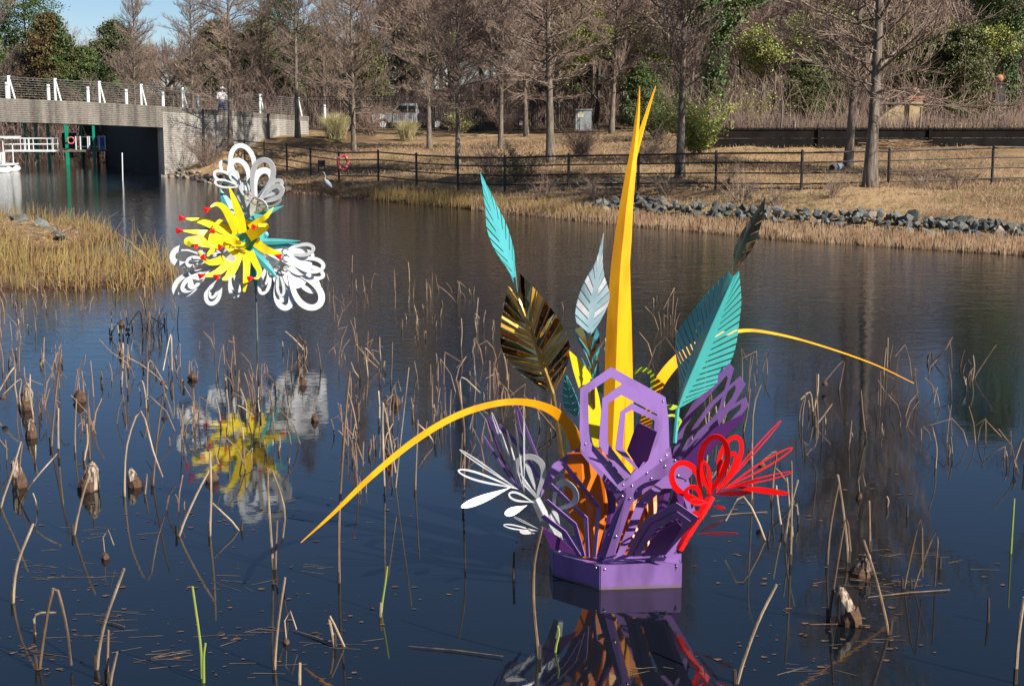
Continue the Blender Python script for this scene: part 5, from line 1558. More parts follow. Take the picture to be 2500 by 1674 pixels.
for a, b, w in [((950, 270), (870, 20), 12), ((955, 275), (905, 0), 10), ((960, 280), (915, -120), 9), ((960, 270), (935, 100), 10), ((965, 290), (960, 140), 12), ((945, 280), (835, 60), 11)]:
    S1.ribbon('needle_leaf', 'aqua_paint', 5, [(a[0], a[1], .25), ((a[0] + b[0]) / 2, (a[1] + b[1]) / 2, .25), (b[0], b[1], .28)], [w, w, 2], sm=3)
# stem rods carrying the leaves
for a, b in [((655, 1600, 0), (720, 2050, -.05)), ((930, 1500, -.33), (945, 1900, -.2))]:
    mb = MB(); mb.tube([S1.pt(7, *a), S1.pt(7, *b)], [.02, .022], 6); mb.build('leaf_stem', 'gold_rod', S1.root)
mb = MB(); mb.tube([S1.pt(8, 440, 1560, -.1), S1.pt(8, 420, 1800, -.2)], .018, 6); mb.build('leaf_stem', 'teal_paint', S1.root)

# silver flower at the left
F_ = S1.loop
sf = S1.ribbon('silver_flower', 'silver', 5, [(540, 960, -.5), (600, 1080, -.48), (660, 1180, -.45), (690, 1290, -.42)], [60, 70, 90, 60], fold=.6, sm=5)
for b, t, w, bd, so, rl in [((560, 980, -.5), (480, 668, -.55), 215, 38, 0, -.2), ((640, 1050, -.5), (790, 862, -.62), 190, 38, 0, -.2), ((440, 905, -.5), (50, 640, -.6), 26, 9, 0, 0), ((440, 900, -.55), (36, 778, -.7), 62, 14, 0, .1),
                            ((400, 880, -.6), (62, 1020, -.8), 54, 9, 1, .2), ((540, 985, -.6), (362, 925, -.7), 62, 14, 0, 0), ((490, 1000, -.6), (342, 1060, -.7), 52, 9, 1, 0), ((430, 890, -.5), (262, 405, -.4), 22, 7, 0, 0),
                            ((440, 900, -.5), (300, 520, -.45), 26, 8, 1, .5), ((560, 950, -.5), (475, 705, -.52), 30, 8, 1, 0), ((560, 1165, -.6), (325, 1130, -.8), 34, 9, 0, .3), ((570, 1155, -.55), (395, 1070, -.7), 14, 4, 0, 0),
                            ((540, 1180, -.6), (430, 1165, -.8), 30, 8, 1, 0), ((560, 960, -.5), (415, 790, -.5), 40, 12, 0, .4), ((720, 1240, -.5), (620, 1060, -.6), 40, 10, 1, .2), ((700, 1130, -.55), (640, 1040, -.6), 60, 18, 1, .3)]:
    F_('petal_loop', 'silver', 5, b, t, w, bd, roll=rl, solid=bool(so), cup=.06, parent=sf)
for k in range(7): 
    F_('petal_loop', 'silver', 5, (470, 930, -.52), (300 + 28 * k, 560 + 22 * k * (1 if k % 2 else -1), -.45 - .03 * k), 12, 4, roll=.4, solid=True, parent=sf)
# red flower at the right (region 10)
rf = S1.ribbon('red_flower', 'red_paint', 10, [(720, 880, -.5), (640, 1030, -.55), (540, 1180, -.58), (440, 1340, -.6), (360, 1480, -.6)], [90, 90, 80, 90, 80], fold=.7, sm=5)
for b, t, w, bd, so, rl in [((690, 920, -.5), (790, 168, -.72), 372, 66, 0, 0), ((640, 980, -.5), (300, 500, -.78), 372, 70, 0, .1), ((780, 850, -.5), (1020, 190, -.45), 270, 52, 0, .1), ((770, 850, -.5), (985, 372, -.5), 160, 46, 0, .3),
                            ((720, 900, -.55), (625, 470, -.7), 130, 42, 0, .2), ((610, 990, -.55), (450, 765, -.75), 210, 56, 0, 0), ((800, 840, -.45), (1490, 20, -.2), 56, 11, 0, .6), ((820, 820, -.45), (1632, 330, -.35), 92, 18, 0, .2),
                            ((840, 800, -.45), (1640, 600, -.45), 60, 13, 0, .2), ((880, 760, -.5), (1600, 850, -.6), 70, 14, 1, .2), ((700, 860, -.55), (1190, 835, -.8), 60, 12, 1, .1), ((740, 985, -.6), (885, 1025, -.85), 48, 10, 1, 0),
                            ((560, 1290, -.6), (855, 1150, -.8), 36, 11, 0, .1), ((540, 1305, -.6), (1030, 1295, -.8), 34, 11, 0, .2), ((820, 830, -.5), (1270, 680, -.6), 34, 10, 1, .2), ((620, 1120, -.6), (500, 1050, -.9), 70, 10, 1, 0), ((700, 950, -.6), (470, 940, -.8), 90, 26, 0, .2)]:
    F_('petal_loop', 'red_paint', 10, b, t, w, bd, roll=rl, solid=bool(so), cup=.03, parent=rf, peak=.63)

for pl, wd in [([(470, 640, -.2), (560, 780, -.25), (540, 960, -.3), (470, 1260, -.35)], 60), ([(640, 660, -.15), (650, 820, -.2), (600, 1000, -.25), (540, 1260, -.35)], 56), ([(540, 560, .1), (600, 700, .05), (640, 900, -.1), (600, 1255, -.3)], 70),
               ([(160, 700, -.2), (220, 860, -.25), (230, 1000, -.3), (170, 1280, -.4)], 50)]:
    S1.ribbon('inner_fin', 'shaded_plum_paint', 6, pl, [wd * .6, wd, wd, wd * .6], roll=.3, sm=4, fold=.2)  # fins added to fill the interior, its shade put into their colour
# rivets, seated on the purple panels
from mathutils.bvhtree import BVHTree
_v, _f = [], []
for ch in S1.root.children:
    if ch.name.split('.')[0] in ('petal_band', 'column_panel', 'petal_arm', 'base_panel', 'base_flange'):
        k0 = len(_v); _v += [v.co + S1.root.location for v in ch.data.vertices]; _f += [tuple(k0 + i for i in p.vertices) for p in ch.data.polygons]
bvh = BVHTree.FromPolygons(_v, _f)
rvm = None
for x, y in [(73, 580), (193, 710), (303, 828), (357, 832), (267, 857), (384, 866), (297, 897), (343, 911), (530, 681), (558, 715), (447, 755), (473, 790), (618, 680), (636, 772), (684, 800), (217, 1130), (260, 1141), (138, 1331), (190, 1340), (627, 1325), (545, 320), (563, 650)]:
    u, v = Zp(6, x, y); dr = ray(u, v).normalized()
    hit = bvh.ray_cast(CAMP, dr)
    if hit[0] is None: continue
    if rvm is None:
        rb = MB(); rb.ball((0, 0, 0), .0105, 8, 5); o = rb.build('rivet', 'rivet', S1.root, smooth=True); rvm = o.data
    else: o = link('rivet', rvm, S1.root)
    o.location = hit[0]

# ---- flower sculpture on a pole, farther out
b2 = W(628, 832)
S2 = Sculpt(empty('flower_sculpture', (b2.x, b2.y, 0), 'yellow, white and aqua metal flower on a thin pole standing in the pond', 'sculpture'), b2.y)
mb = MB(); mb.tube([(b2.x, b2.y, -.7), (b2.x, b2.y, .8), S2.pt(4, 850, 1280, 0), S2.pt(4, 830, 1000, .05)], [.017, .017, .017, .04], 8); mb.build('pole', 'grey_pole', S2.root)
mb = MB(); mb.tube([S2.pt(4, 850, 1290, 0), S2.pt(4, 835, 1080, .02)], [.02, .1], 6); mb.build('collar', 'teal_paint', S2.root)
mb = MB(); mb.ball(S2.pt(4, 780, 880, .2), .34, 14, 10); mb.build('hub', 'teal_paint', S2.root)
MB().tube([S2.pt(4, 780, 880, -.05), S2.pt(4, 745, 850, -.34)], [.2, .3], 6, cap=False).build('throat', 'lemon_paint', S2.root)
Y = [([(740, 830, -.3), (715, 690, -.4), (670, 560, -.5), (622, 432, -.45)], [90, 88, 62, 6], None, 0), ([(700, 830, -.3), (640, 710, -.5), (580, 620, -.7), (520, 588, -.85), (465, 612, -.95)], [100, 92, 66, 40, 16], (443, 628), .2),
     ([(650, 830, -.3), (520, 775, -.5), (390, 732, -.7), (240, 708, -.9)], [110, 100, 66, 8], (232, 706), .3), ([(640, 860, -.3), (480, 838, -.55), (350, 826, -.7), (212, 812, -.9)], [95, 78, 52, 8], (208, 812), .3),
     ([(660, 890, -.3), (540, 905, -.6), (420, 905, -.85), (300, 895, -1.0), (268, 910, -1.1), (320, 945, -1.2)], [110, 130, 120, 80, 60, 30], (330, 938), .2), ([(595, 712, -.45), (545, 730, -.6), (515, 765, -.75), (490, 800, -.85)], [14, 34, 40, 22], (490, 806), .2),
     ([(765, 935, -.4), (690, 943, -.6), (590, 950, -.85)], [58, 42, 16], (560, 948), 0), ([(660, 960, -.35), (590, 1040, -.6), (500, 1080, -.85), (430, 1070, -1.0), (362, 985, -1.1)], [90, 88, 66, 44, 12], (415, 1048), .1),
     ([(690, 970, -.35), (620, 1080, -.6), (520, 1170, -.85), (400, 1200, -1.0)], [90, 84, 66, 20], (395, 1192), 0), ([(715, 980, -.35), (670, 1100, -.55), (620, 1200, -.75), (565, 1228, -.85)], [95, 95, 70, 20], (530, 1195), 0),
     ([(765, 990, -.35), (775, 1100, -.5), (768, 1220, -.6), (752, 1332, -.6)], [80, 72, 60, 24], None, 0), ([(805, 990, -.35), (850, 1090, -.5), (885, 1160, -.6), (868, 1210, -.65), (835, 1218, -.7)], [66, 66, 50, 34, 14], (812, 1216), 0),
     ([(850, 915, -.3), (940, 975, -.45), (1065, 1015, -.5)], [90, 80, 40], (1036, 1030), 0), ([(790, 860, -.35), (860, 820, -.5), (930, 785, -.65), (935, 765, -.8), (872, 768, -.95)], [120, 110, 66, 40, 30], (848, 780), 0),
     ([(800, 790, -.3), (880, 730, -.35), (940, 690, -.4), (1002, 615, -.35)], [70, 66, 50, 8], None, 0), ([(620, 930, -.4), (540, 930, -.7), (470, 990, -.95), (440, 1030, -1.05)], [80, 60, 44, 20], None, .1),
     ([(700, 900, -.45), (650, 870, -.65), (680, 910, -.85), (730, 920, -.95)], [50, 70, 60, 30], None, 0)]
for cl, w, tip, rl in Y:
    o = S2.ribbon('strap_petal', 'lemon_paint', 4, cl, [q * .82 for q in w], roll=rl, sm=6, th=.012)
    if tip:
        d = cl[-1][2] - .02
        mb = MB(); a = 42
        c = S2.pt(4, tip[0], tip[1], d); r = S2.px(4, a)
        ex = S2.pt(4, cl[-1][0], cl[-1][1], d) - S2.pt(4, cl[-2][0], cl[-2][1], cl[-2][2]); ex = unit(ex)
        sd = S2.side(ex, c); up = unit(sd.cross(ex))
        q4 = [c + ex * r * .75 + sd * r * .7, c + ex * r * .55 + up * r * .6, c + ex * r * .9 - sd * r * .6, c + ex * r * .5 - up * r * .55]
        tp = c - ex * r * .9
        mb.add([tp] + q4, [(0, 1, 2), (0, 2, 3), (0, 3, 4), (0, 4, 1), (1, 4, 3, 2)])
        mb.build('red_tip', 'red_paint', o)
for cl, w in [([(800, 740, .05), (920, 670, .1), (1088, 600, .15)], [60, 60, 3]), ([(890, 905, 0), (1040, 905, 0), (1235, 900, .0)], [50, 48, 3]), ([(930, 950, .05), (1080, 935, .05), (1245, 930, .1)], [30, 34, 3]), ([(815, 985, -.1), (900, 1065, -.2), (980, 1150, -.25), (1040, 1225, -.3)], [50, 70, 44, 3]),
              ([(690, 730, .1), (620, 610, .15), (545, 455, .2)], [70, 96, 3]), ([(700, 990, 0), (675, 1090, 0), (645, 1200, 0)], [40, 60, 6]), ([(840, 1000, .1), (845, 1100, .1), (850, 1260, .1)], [60, 56, 12]), ([(720, 1000, .1), (690, 1080, .1), (690, 1180, .1)], [40, 40, 5]),
              ([(500, 800, -.3), (430, 800, -.35), (370, 800, -.4)], [24, 24, 3]), ([(640, 740, .3), (660, 640, .3), (650, 560, .3)], [60, 50, 4]), ([(880, 860, .1), (930, 840, .1), (950, 860, .1)], [40, 46, 30])]:
    S2.ribbon('pointed_leaf', 'aqua_paint', 4, cl, w, sm=5, fold=.35, th=.01)
def bloom(name, mat, cone, loops):
    o = S2.ribbon(name, mat, 4, cone[0], cone[1], fold=.6, sm=5, th=.01)
    for b, t, w, bd, rl, mt in loops:
        S2.loop('petal_loop', mt, 4, b, t, w, bd, roll=rl, cup=.05, th=.012, parent=o, solid=bd == 0)
    return o
p_, w_ = 'pale_paint', 'white_paint'
bloom('loop_flower', p_, ([(800, 760, .1), (790, 640, .25), (770, 520, .35), (760, 420, .4)], [60, 100, 150, 90]),
      [((810, 600, .3), (706, 74, .5), 230, 40, .1, p_), ((820, 620, .1), (960, 190, -.1), 215, 44, -.2, w_), ((790, 560, .3), (668, 200, .4), 190, 40, .2, p_), ((850, 600, .2), (950, 282, .4), 190, 50, .2, p_),
       ((740, 470, .3), (555, 225, .5), 110, 26, .3, p_), ((760, 440, .2), (490, 320, .2), 110, 24, .2, p_), ((750, 445, .1), (498, 400, .1), 80, 18, .3, p_), ((860, 560, 0), (1085, 385, -.1), 110, 30, -.2, w_), ((860, 590, 0), (1095, 440, -.15), 130, 36, -.2, w_),
       ((870, 620, 0), (1070, 530, -.1), 90, 22, .2, p_), ((850, 640, 0), (940, 570, -.2), 120, 26, 0, w_), ((860, 560, .1), (985, 470, 0), 110, 30, 0, p_), ((720, 440, .2), (640, 300, .1), 90, 20, .2, p_), ((780, 560, .1), (745, 400, .1), 90, 24, 0, p_), ((800, 700, .1), (890, 560, .0), 120, 0, .2, w_), ((790, 690, .2), (760, 470, .2), 130, 0, -.2, p_)])
bloom('loop_flower', w_, ([(880, 960, .1), (960, 1020, .1), (1060, 1070, .1), (1160, 1110, .1)], [60, 190, 330, 260]),
      [((1050, 1000, .1), (1362, 965, -.05), 120, 30, -.2, w_), ((1080, 1020, .1), (1352, 1030, .1), 110, 28, -.3, w_), ((1080, 1060, .05), (1446, 1130, -.1), 150, 34, -.3, w_), ((1100, 1090, .1), (1440, 1205, .1), 120, 32, -.2, w_),
       ((1090, 1090, .0), (1395, 1478, -.2), 250, 52, -.2, w_), ((1110, 1100, 0), (1390, 1330, .0), 150, 40, -.2, w_), ((1040, 1110, 0), (1115, 1495, -.2), 170, 46, 0, w_), ((1040, 1110, 0), (1090, 1420, -.05), 120, 40, .1, w_), ((1040, 1120, 0), (1075, 1380, -.2), 80, 26, .1, p_),
       ((1080, 1150, .2), (1180, 1470, .2), 110, 34, .2, p_), ((980, 1080, 0), (905, 1360, -.1), 110, 28, .3, w_), ((990, 1110, .1), (968, 1405, .2), 90, 30, .3, p_), ((960, 1060, 0), (915, 1290, -.1), 70, 20, .2, w_), ((960, 1030, .1), (925, 1000, -.1), 90, 20, 0, p_),
       ((1020, 1030, 0), (1300, 1010, .05), 170, 0, -.1, w_), ((1020, 1060, 0), (1330, 1120, 0), 190, 0, -.2, w_), ((1040, 1060, 0), (1260, 1280, -.05), 200, 0, -.2, w_), ((1000, 1060, 0), (1100, 1280, -.05), 140, 0, 0, w_)])
bloom('loop_flower', p_, ([(640, 1000, -0.55), (560, 1080, -0.55), (470, 1130, -0.65)], [120, 170, 110]),
      [((500, 1060, -0.65), (112, 1010, -1.05), 200, 50, -.3, w_), ((470, 1060, -0.75), (245, 1080, -1.05), 100, 26, -.3, w_), ((500, 1110, -0.65), (142, 1345, -0.95), 190, 42, -.3, p_), ((480, 1130, -0.75), (210, 1320, -1.05), 120, 34, -.3, w_), ((440, 1180, -0.75), (270, 1290, -1.05), 90, 0, -.3, w_),
       ((560, 1140, -0.55), (450, 1445, -0.65), 150, 34, -.3, p_), ((560, 1150, -0.55), (465, 1390, -0.65), 84, 24, -.3, p_), ((640, 1120, -0.45), (680, 1385, -0.45), 110, 28, -.3, p_), ((640, 1120, -0.45), (665, 1320, -0.45), 60, 18, -.3, p_), ((560, 1000, -0.65), (370, 960, -0.85), 120, 28, -.3, w_)])
for x, y in [(1105, 990), (1110, 1050), (1110, 1130), (1030, 1140), (785, 525), (850, 560), (905, 610)]:
    c = S2.pt(4, x, y, -.12)
    mb = MB(); mb.tube([c + Vector((math.cos(a) * .055, -.01 * a / 6, math.sin(a) * .055)) for a in np.linspace(.4, 5.2, 12)], .016, 6); mb.build('stamen_curl', 'grey_pole' if x > 1000 else 'stem_tan', S2.root)
# ------------------------------------------------------------------ dead lotus stems
GRP = 'dead lotus stems standing in the pond'
def region(u, v):
    far = 'near the viewer' if v > 1250 else 'midway' if v > 980 else 'far out'
    w = 'at the left' if u < 420 else 'below the pole flower' if u < 900 else 'left of the purple sculpture' if u < 1330 else 'behind the purple sculpture' if u < 1720 else 'right of the red flower'
    return far + ' ' + w
def stem(pts, r, mat, name='dead_lotus', label=None, group=GRP, cat='plant stem', wet=True):
    p0 = pts[0]
    mb = MB(); f = cr_spline([tuple(p) for p in pts], 3) if len(pts) > 2 and name != 'broken' else pts
    n = len(f)
    mb.tube(f, [r * (1.05 - .3 * i / max(1, n - 1)) for i in range(n)], 6)
    o = mb.build(name, mat, None, origin=(p0[0], p0[1], 0), label=label, cat=cat, group=group)
    if wet:
        t = unit(Vector(f[1]) - Vector(f[0]))
        m2 = MB(); m2.tube([Vector(p0) - t * .02, Vector(p0) + t * (.3 + r * 4)], [r * 1.12, r * 1.04], 6); m2.build('wet_foot', 'stem_dark', o)
    return o
def from_px(poly, dds=None):
    """stem polyline: foot on the water, the rest a little nearer or farther"""
    b = W(*poly[0]); out = [Vector((b.x, b.y, -.25)), b]
    for i, q in enumerate(poly[1:]):
        out.append(P(q[0], q[1], b.y + (dds[i] if dds else 0)))
    return out
k2 = 1 / .9368
EX = [([(30, 1378), (40, 1290), (76, 1198)], 'pale leaning lotus stem at the lower left edge', .014, 'stem_tan'), ([(90, 1530), (122, 1345), (150, 1420), (163, 1520)], 'brown lotus stem folded into a tall inverted V at lower left', .013, 'stem_brown'),
      ([(80, 1450), (82, 1405), (128, 1400)], 'short lotus stem bent flat beside the inverted V', .011, 'stem_tan'), ([(222, 1530), (238, 1430), (284, 1300)], 'pale lotus stem leaning right above a broken clump, lower left', .014, 'stem_tan'),
      ([(245, 1560), (248, 1440)], 'upright brown stub in the broken clump at lower left', .012, 'stem_brown'), ([(252, 1568), (268, 1490)], 'pale stub leaning out of the broken clump at lower left', .012, 'stem_tan'),
      ([(628, 1530), (636, 1430), (652, 1320)], 'pale curved lotus stem with a twin, low centre left', .012, 'stem_tan'), ([(776, 1332), (776, 1180), (790, 960), (800, 850)], 'very long upright lotus stem crossing the orange blade', .012, 'stem_brown'),
      ([(765, 1478), (754, 1408), (800, 1505)], 'lotus stem folded into a small V at the low centre', .011, 'stem_tan'), ([(1232, 1505), (1221, 1390), (1222, 1290), (1240, 1205)], 'curved brown lotus stem directly before the purple base', .013, 'stem_brown'),
      ([(1686, 1562), (1730, 1430), (1776, 1336)], 'long leaning lotus stem with a side twig, lower right of the base', .013, 'stem_tan'), ([(2032, 1450), (2005, 1330), (1975, 1235)], 'long stem leaning left over the striped dry clump', .013, 'stem_brown'),
      ([(2068, 1345), (2105, 1188), (2110, 1320)], 'thin lotus stem folded into an inverted V, right side', .009, 'stem_brown'), ([(2090, 1345), (2142, 1215), (2138, 1340)], 'lotus stem folded into a second inverted V, right side', .009, 'stem_brown'),
      ([(2322, 1562), (2330, 1450), (2342, 1365)], 'pale thick lotus stem cut by the right edge', .015, 'stem_tan'), ([(1808, 1290), (1811, 1150), (1810, 1055)], 'straight tall lotus stem right of the red flower tips', .011, 'stem_tan'),
      ([(1940, 1285), (1930, 1180), (1916, 1085)], 'bleached lotus stem above the dry clump at right', .014, 'stem_tan'), ([(1892, 1290), (1900, 1200), (1917, 1110)], 'dark brown lotus stem beside the bleached one', .012, 'stem_brown'),
      ([(1895, 1420), (1918, 1270), (1935, 1185), (1945, 1260)], 'hooked brown stem rising out of the dry clump', .012, 'stem_brown'), ([(1990, 1260), (1988, 1145)], 'upright brown stem behind the dry clump', .012, 'stem_brown'),
      ([(480, 1225), (483, 1130), (480, 1030)], 'upright stem in the tripod of stems below the flower reflection', .012, 'stem_tan'), ([(410, 1225), (450, 1130), (482, 1070)], 'stem leaning right in the tripod below the flower reflection', .012, 'stem_tan'),
      ([(546, 1212), (486, 1150)], 'stem leaning left in the tripod below the flower reflection', .011, 'stem_tan'), ([(625, 1300), (612, 1070), (650, 1160), (645, 1245)], 'tall lotus stem bent over to the right, centre left', .012, 'stem_tan'),
      ([(630, 1300), (634, 1190)], 'short twin beside the bent tall stem, centre left', .011, 'stem_brown'), ([(170, 1222), (190, 1130), (205, 1085)], 'pale stem in front of the large dry bell at left', .013, 'stem_tan'),
      ([(285, 1135), (290, 1020), (322, 940), (350, 1030), (372, 1090)], 'lotus stem arched like a bow at left', .011, 'stem_tan'), ([(205, 1050), (203, 960), (200, 890)], 'upright stem behind the large dry bell', .012, 'stem_brown'),
      ([(350, 1110), (362, 980), (372, 910)], 'brown upright stem right of the bow-shaped one', .012, 'stem_brown'), ([(118, 1020), (128, 900), (140, 800)], 'tall brown stem leaning right at left', .013, 'stem_brown'),
      ([(172, 1035), (172, 975), (175, 912)], 'upright stem left of centre left bell', .01, 'stem_tan'), ([(2, 1160), (25, 1090), (48, 1010)], 'stem leaning right at the left edge', .012, 'stem_tan'),
      ([(905, 1115), (935, 840)], 'pale long stem leaning right, between the sculptures', .009, 'stem_tan'), ([(1060, 1170), (1062, 980), (1045, 870)], 'thin tall stem left of the silver flower', .01, 'stem_brown'),
      ([(950, 1120), (956, 960)], 'straight stem standing behind the orange blade', .01, 'stem_tan'), ([(880, 1130), (876, 920), (905, 1080)], 'folded stem behind the orange blade', .01, 'stem_tan'),
      ([(1750, 1235), (1700, 1135), (1660, 1190)], 'stem folded like a tent behind the red petals', .01, 'stem_tan'), ([(1720, 1160), (1722, 950), (1740, 880)], 'tall stem behind the red flower loops', .01, 'stem_tan'),
      ([(1845, 1040), (1870, 1000), (1866, 855)], 'thin upright stem in the open water upper right', .01, 'stem_brown'), ([(2098, 912), (2092, 845)], 'stub at the far tip of the thin orange blade', .01, 'stem_brown')]
for poly, lab, r, mt in EX:
    pp_ = [(x * k2, y * k2) for x, y in poly]
    stem(from_px(pp_), r, mt, label=lab)
# green shoots and stumps
for poly, lab in [([(462, 1550), (458, 1470), (440, 1340)], 'bright green new shoot at the lower left'), ([(872, 1400), (880, 1340), (886, 1295)], 'green new shoot beside a cut stub at the low centre'), ([(2312, 1265), (2316, 1200), (2320, 1140)], 'green new shoot near the right edge'),
                  ([(466, 1560), (466, 1500), (470, 1470)], 'yellowish shoot beside the bright green one'), ([(1270, 1490), (1278, 1450), (1276, 1430)], 'tiny yellow-green shoot before the purple base')]:
    stem(from_px([(x * k2, y * k2) for x, y in poly]), .011, 'shoot_green', 'green_shoot', lab, 'green shoots in the near water', 'plant shoot', wet=False)
for (x, y, h), lab in zip([(1175, 1322, 60), (2260, 1422, 55), (685, 1565, 50), (870, 1410, 32), (2150, 1300, 26), (2075, 1180, 26), (1880, 1010, 50)], ['dark stump standing alone left of the purple base', 'dark stump at the lower right', 'split pale stump at the bottom edge', 'pale cut stub beside the green shoot', 'short dark stump right of the inverted V stems', 'tiny dark stump in the right water', 'dark stump in the upper right group']):
    stem(from_px([(x * k2, y * k2), ((x + 1) * k2, (y - h) * k2)]), .013, 'stem_dark' if 'dark' in lab else 'stem_tan', 'reed_stump', lab, 'stumps in the pond', 'stump', wet=False)

# the many alike stems
R = random.Random(123)
boxes = [((0, 430), (700, 1000), 62), ((400, 900), (830, 1130), 46), ((840, 1330), (720, 1180), 62), ((1330, 1720), (740, 900), 14), ((1720, 2500), (880, 1150), 34), ((0, 420), (1000, 1250), 16), ((1800, 2450), (1150, 1330), 7), ((800, 1180), (690, 760), 14), ((1640, 1900), (1060, 1230), 12)]
for (u0, u1), (v0, v1), n in boxes:
    for i in range(n):
        if i % 3 == 0 or i == 0: cx_, cy_ = R.uniform(u0, u1), R.uniform(v0, v1)
        u, v = cx_ + R.gauss(0, 26), cy_ + R.gauss(0, 16)
        if not (v0 - 20 < v < v1 + 20) or u < -10 or u > 2510: u, v = R.uniform(u0, u1), R.uniform(v0, v1)
        b = W(u, v); far = b.y > 22
        h = R.uniform(.12, .62) * (1.0 if not far else .8)
        if R.random() < .25: h = R.uniform(.08, .2)
        lx, ly = R.gauss(0, .1) * h, R.gauss(0, .12) * h
        pts = [Vector((b.x - lx * .3, b.y, -.25)), b, b + Vector((lx * .4 + R.gauss(0, .012), ly * .4, h * .5)), b + Vector((lx, ly, h))]
        kind = 'upright'
        if R.random() < .24 and h > .3:
            kind = 'folded'; a = R.uniform(0, 6.28); L = R.uniform(.3, .9) * h
            pts.append(pts[-1] + Vector((math.cos(a) * L * .75, math.sin(a) * L * .6, -L * R.uniform(.35, .95))))
        elif R.random() < .14 and h > .2:
            kind = 'leaning'; a = R.choice((-1, 1)) * R.uniform(.5, 1.1)
            pts = [Vector((b.x, b.y, -.2)), b, b + Vector((h * a * .5, R.gauss(0, .1), h * .45)), b + Vector((h * a, R.gauss(0, .15), h * .85))]
        rr = R.uniform(.0075, .0135)
        mat = R.choice(['stem_tan', 'stem_tan', 'stem_brown', 'stem_brown'])
        o = stem(pts, rr, mat, label=f'{"tall" if h > .45 else "short" if h < .2 else "medium"} {"thick" if rr > .0105 else "thin"} {kind} {mat[5:]} stem {region(u, v)}', group=GRP)
        if R.random() < .3:
            e = pts[3] if len(pts) > 3 else pts[-1]; q_ = e.lerp(b, R.uniform(0, .5)); a = R.uniform(0, 6.28); L = R.uniform(.05, .16); w_2 = R.uniform(.004, .01)
            d_ = Vector((math.cos(a), math.sin(a), 0)); s_ = Vector((-math.sin(a), math.cos(a), 0)) * w_2
            ms = MB(); c1, c2, c3 = q_, q_ + d_ * L * .35 + Vector((0, 0, -L * .1)), q_ + d_ * L * .5 + Vector((0, 0, -L * .8))
            ms.strip([c1 - s_ * .5, c2 - s_, c3 - s_ * .2], [c1 + s_ * .5, c2 + s_ + Vector((0, 0, .004)), c3 + s_ * .2], .001); ms.build('leaf_shred', 'dry_leaf', o)
        if kind == 'folded' and R.random() < .28:
            e = pts[-1]; mb = MB(); mb.tube([e + Vector((0, 0, .01)), e - Vector((0, 0, .035)), e - Vector((0, 0, .06))], [.012, .042, .036], 9); pd = mb.build('pod', 'pod', o, smooth=False)
# the thin far and tangled remainder, as one mass
def thicket():
    R = random.Random(321); S = []
    for (u0, u1), (v0, v1), n in [((0, 440), (720, 1010), 90), ((420, 900), (830, 1120), 60), ((840, 1340), (780, 1150), 80), ((1340, 1720), (760, 900), 14), ((1720, 2500), (880, 1180), 40), ((760, 1200), (690, 760), 22), ((0, 900), (1000, 1260), 30)]:
        for i in range(n):
            if i % 4 == 0: cu, cv = R.uniform(u0, u1), R.uniform(v0, v1)
            b = W(cu + R.gauss(0, 22), cv + R.gauss(0, 10)); h = R.uniform(.08, .5); r = R.uniform(.005, .0095)
            a = R.uniform(0, 6.28); ln = R.choice((.06, .15, .35, .7)) * h
            p = b + Vector((0, 0, -.1)); m = b + Vector((math.cos(a) * ln * .4, math.sin(a) * ln * .4, h * .55)); e = b + Vector((math.cos(a) * ln, math.sin(a) * ln, h))
            S += [(*p, *m, r, r * .9), (*m, *e, r * .9, r * .7)]
            if R.random() < .3:
                a2 = R.uniform(0, 6.28); L = R.uniform(.3, 1.1) * h
                S.append((*e, *(e + Vector((math.cos(a2) * L * .8, math.sin(a2) * L * .8, -L * R.uniform(.2, .95)))), r * .7, r * .5))
    return np.array(S)
o = link('lotus_thicket', seg_mesh('lotus_thicket', thicket(), 'stem_brown', 5)); tag(o, 'thin tangled remainder of dead lotus stalks in the pond', 'plant stems', kind='stuff')

# dried bells and seed pods
def bell(u, v, hpx, wpx, label, i):
    b = W(u, v); R = random.Random(500 + i); sc = b.y / FPX / _cp
    H, Wd = hpx * sc, wpx * sc / 2
    mb = MB(); n = 16; rows = []
    tl_ = R.gauss(0, .22)
    prof = [(0, .85), (.15, 1.05), (.4, 1.0), (.65, .88), (.84, .62), (.95, .34), (1.0, .06)]
    for t, q in prof:
        rows.append([Vector((b.x + math.cos(a) * Wd * q * (1 + .2 * (j % 2) * (1 - t * .6) + R.gauss(0, .07)), b.y + math.sin(a) * Wd * q * (1 + .13 * (j % 2) * (1 - t)), t * H - .03)) + Vector((tl_ * t * H, 0, R.gauss(0, .006))) for j, a in enumerate(np.linspace(0, 2 * math.pi, n, endpoint=False))])
    vs = [p for r in rows for p in r]
    mb.add(vs, [(k * n + j, k * n + (j + 1) % n, (k + 1) * n + (j + 1) % n, (k + 1) * n + j) for k in range(len(rows) - 1) for j in range(n)])
    o = mb.build('dry_lotus_clump', 'dry_leaf', None, origin=b, label=label, cat='dried leaf', group='bleached dry lotus clumps')
    m2 = MB(); m2.tube([(b.x, b.y, -.1), (b.x, b.y, H * .12), (b.x + tl_ * .3 * H, b.y, H * .34)], [Wd * 1.2, Wd * 1.34, Wd * 1.12], 9); m2.v = [(x + R.gauss(0, Wd * .09), y + R.gauss(0, Wd * .09), z + R.gauss(0, H * .03)) for x, y, z in m2.v]; m2.build('dark_rim', 'pod', o)
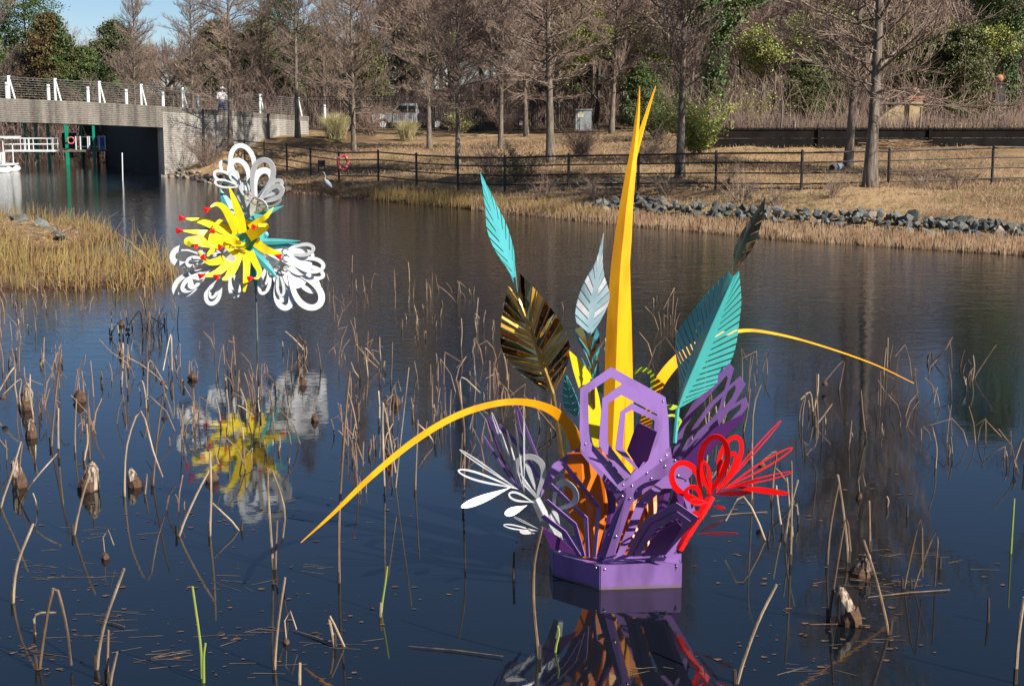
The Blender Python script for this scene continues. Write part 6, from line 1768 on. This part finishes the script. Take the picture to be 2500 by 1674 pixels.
for i, (x, y, h, w, lab) in enumerate([(203, 1120, 74, 36, 'large bleached dry lotus bell at left'), (310, 1112, 50, 24, 'smaller dark and white dry lotus bell right of the large one'), (46, 1112, 74, 26, 'tall dry lotus bell near the left edge'),
                                       (60, 935, 66, 26, 'dry lotus bell high at the left edge'), (1945, 1425, 100, 44, 'largest striped dry lotus clump, right of the purple base'), (1966, 1318, 64, 36, 'striped dry clump behind the largest one'), (72, 1000, 50, 20, 'thin dry lotus bell under the high left one')]):
    bell(x * k2, y * k2, h * k2, w * k2, lab, i)
for i, (x, y, w, lab) in enumerate([(183, 918, 32, 'brown lotus pod floating left of centre, under a thin hooked stem'), (485, 1100, 32, 'round dark lotus pod in the tripod of stems'), (440, 868, 22, 'small brown pod above the white flower reflection'), (720, 962, 20, 'small dark pod inside the white reflection'),
                                    (692, 880, 22, 'dark pod at the top of the white reflection'), (655, 1472, 18, 'little pale pod hanging by the low centre stem'), (905, 925, 26, 'brown pod between the sculptures'), (890, 1060, 32, 'broad brown pod behind the orange blade'), (278, 745, 16, 'brown pod near the reeds'), (240, 1278, 20, 'small pod under the large dry bell'), (1965, 1140, 18, 'dark pod behind the dry clump at right')]):
    b = W(x * k2, y * k2); sc = b.y / FPX; r = w * k2 * sc / 2
    mb = MB(); mb.tube([b + Vector((0, 0, -.02)), b + Vector((0, 0, r * .5)), b + Vector((0, 0, r * 1.15)), b + Vector((0, 0, r * 1.7)), b + Vector((0, 0, r * 1.8))], [r * .6, r * .95, r * .6, r * .25, r * .05], 9); mb.v = [(x_ + RNG.gauss(0, r * .1), y_ + RNG.gauss(0, r * .1), z_ + RNG.gauss(0, r * .1)) for x_, y_, z_ in mb.v]
    o = mb.build('lotus_pod', 'pod', None, origin=b, label=lab, cat='seed pod', group='lotus seed pods on the water')
    m2 = MB(); m2.tube([b + Vector((0, 0, r * 1.7)), b + Vector((-.01, .01, r * 1.7 + .13)), b + Vector((.03, .03, r * 1.7 + .2)), b + Vector((.07, .05, r * 1.7 + .05))], .005, 5); m2.build('stalk', 'stem_tan', o)
# floating dead stems
for i, (a, b, lab) in enumerate([((935, 1477), (1150, 1500), 'long reddish dead stem floating at the low centre'), ((1985, 1365), (2172, 1348), 'dead stem floating beside the striped clump'), ((1852, 1427), (1990, 1430), 'dead stem floating before the striped clump'), ((670, 1440), (770, 1475), 'reddish dead stem slanting under the near water edge'), ((1625, 1180), (1755, 1170), 'tan dead stem floating behind the red petals'), ((220, 1418), (285, 1432), 'short reddish dead stem floating at lower left')]):
    p, q = W(a[0] * k2, a[1] * k2, .01), W(b[0] * k2, b[1] * k2, .015)
    mb = MB(); mb.tube([p, p.lerp(q, .5) + Vector((0, .02, 0)), q], [.003, .0055, .005], 6); mb.build('floating_stalk', 'stem_brown', None, origin=p, label=lab, cat='plant stem', group='dead stems floating on the pond')

# things of one kind that would share a label are told apart by their order
from collections import defaultdict
same = defaultdict(list)
for o in bpy.data.objects:
    if o.parent is None and o.get('label') and not o.get('kind'): same[o['label']].append(o)
ORD = ['first', 'second', 'third', 'fourth', 'fifth', 'sixth', 'seventh', 'eighth', 'ninth', 'tenth', 'eleventh', 'twelfth']
for lab, obs in same.items():
    if len(obs) > 1:
        obs.sort(key=lambda o: o.location.x / max(1, o.location.y))
        for i, o in enumerate(obs): o['label'] = lab + f', {ORD[min(i, 11)]} from left'
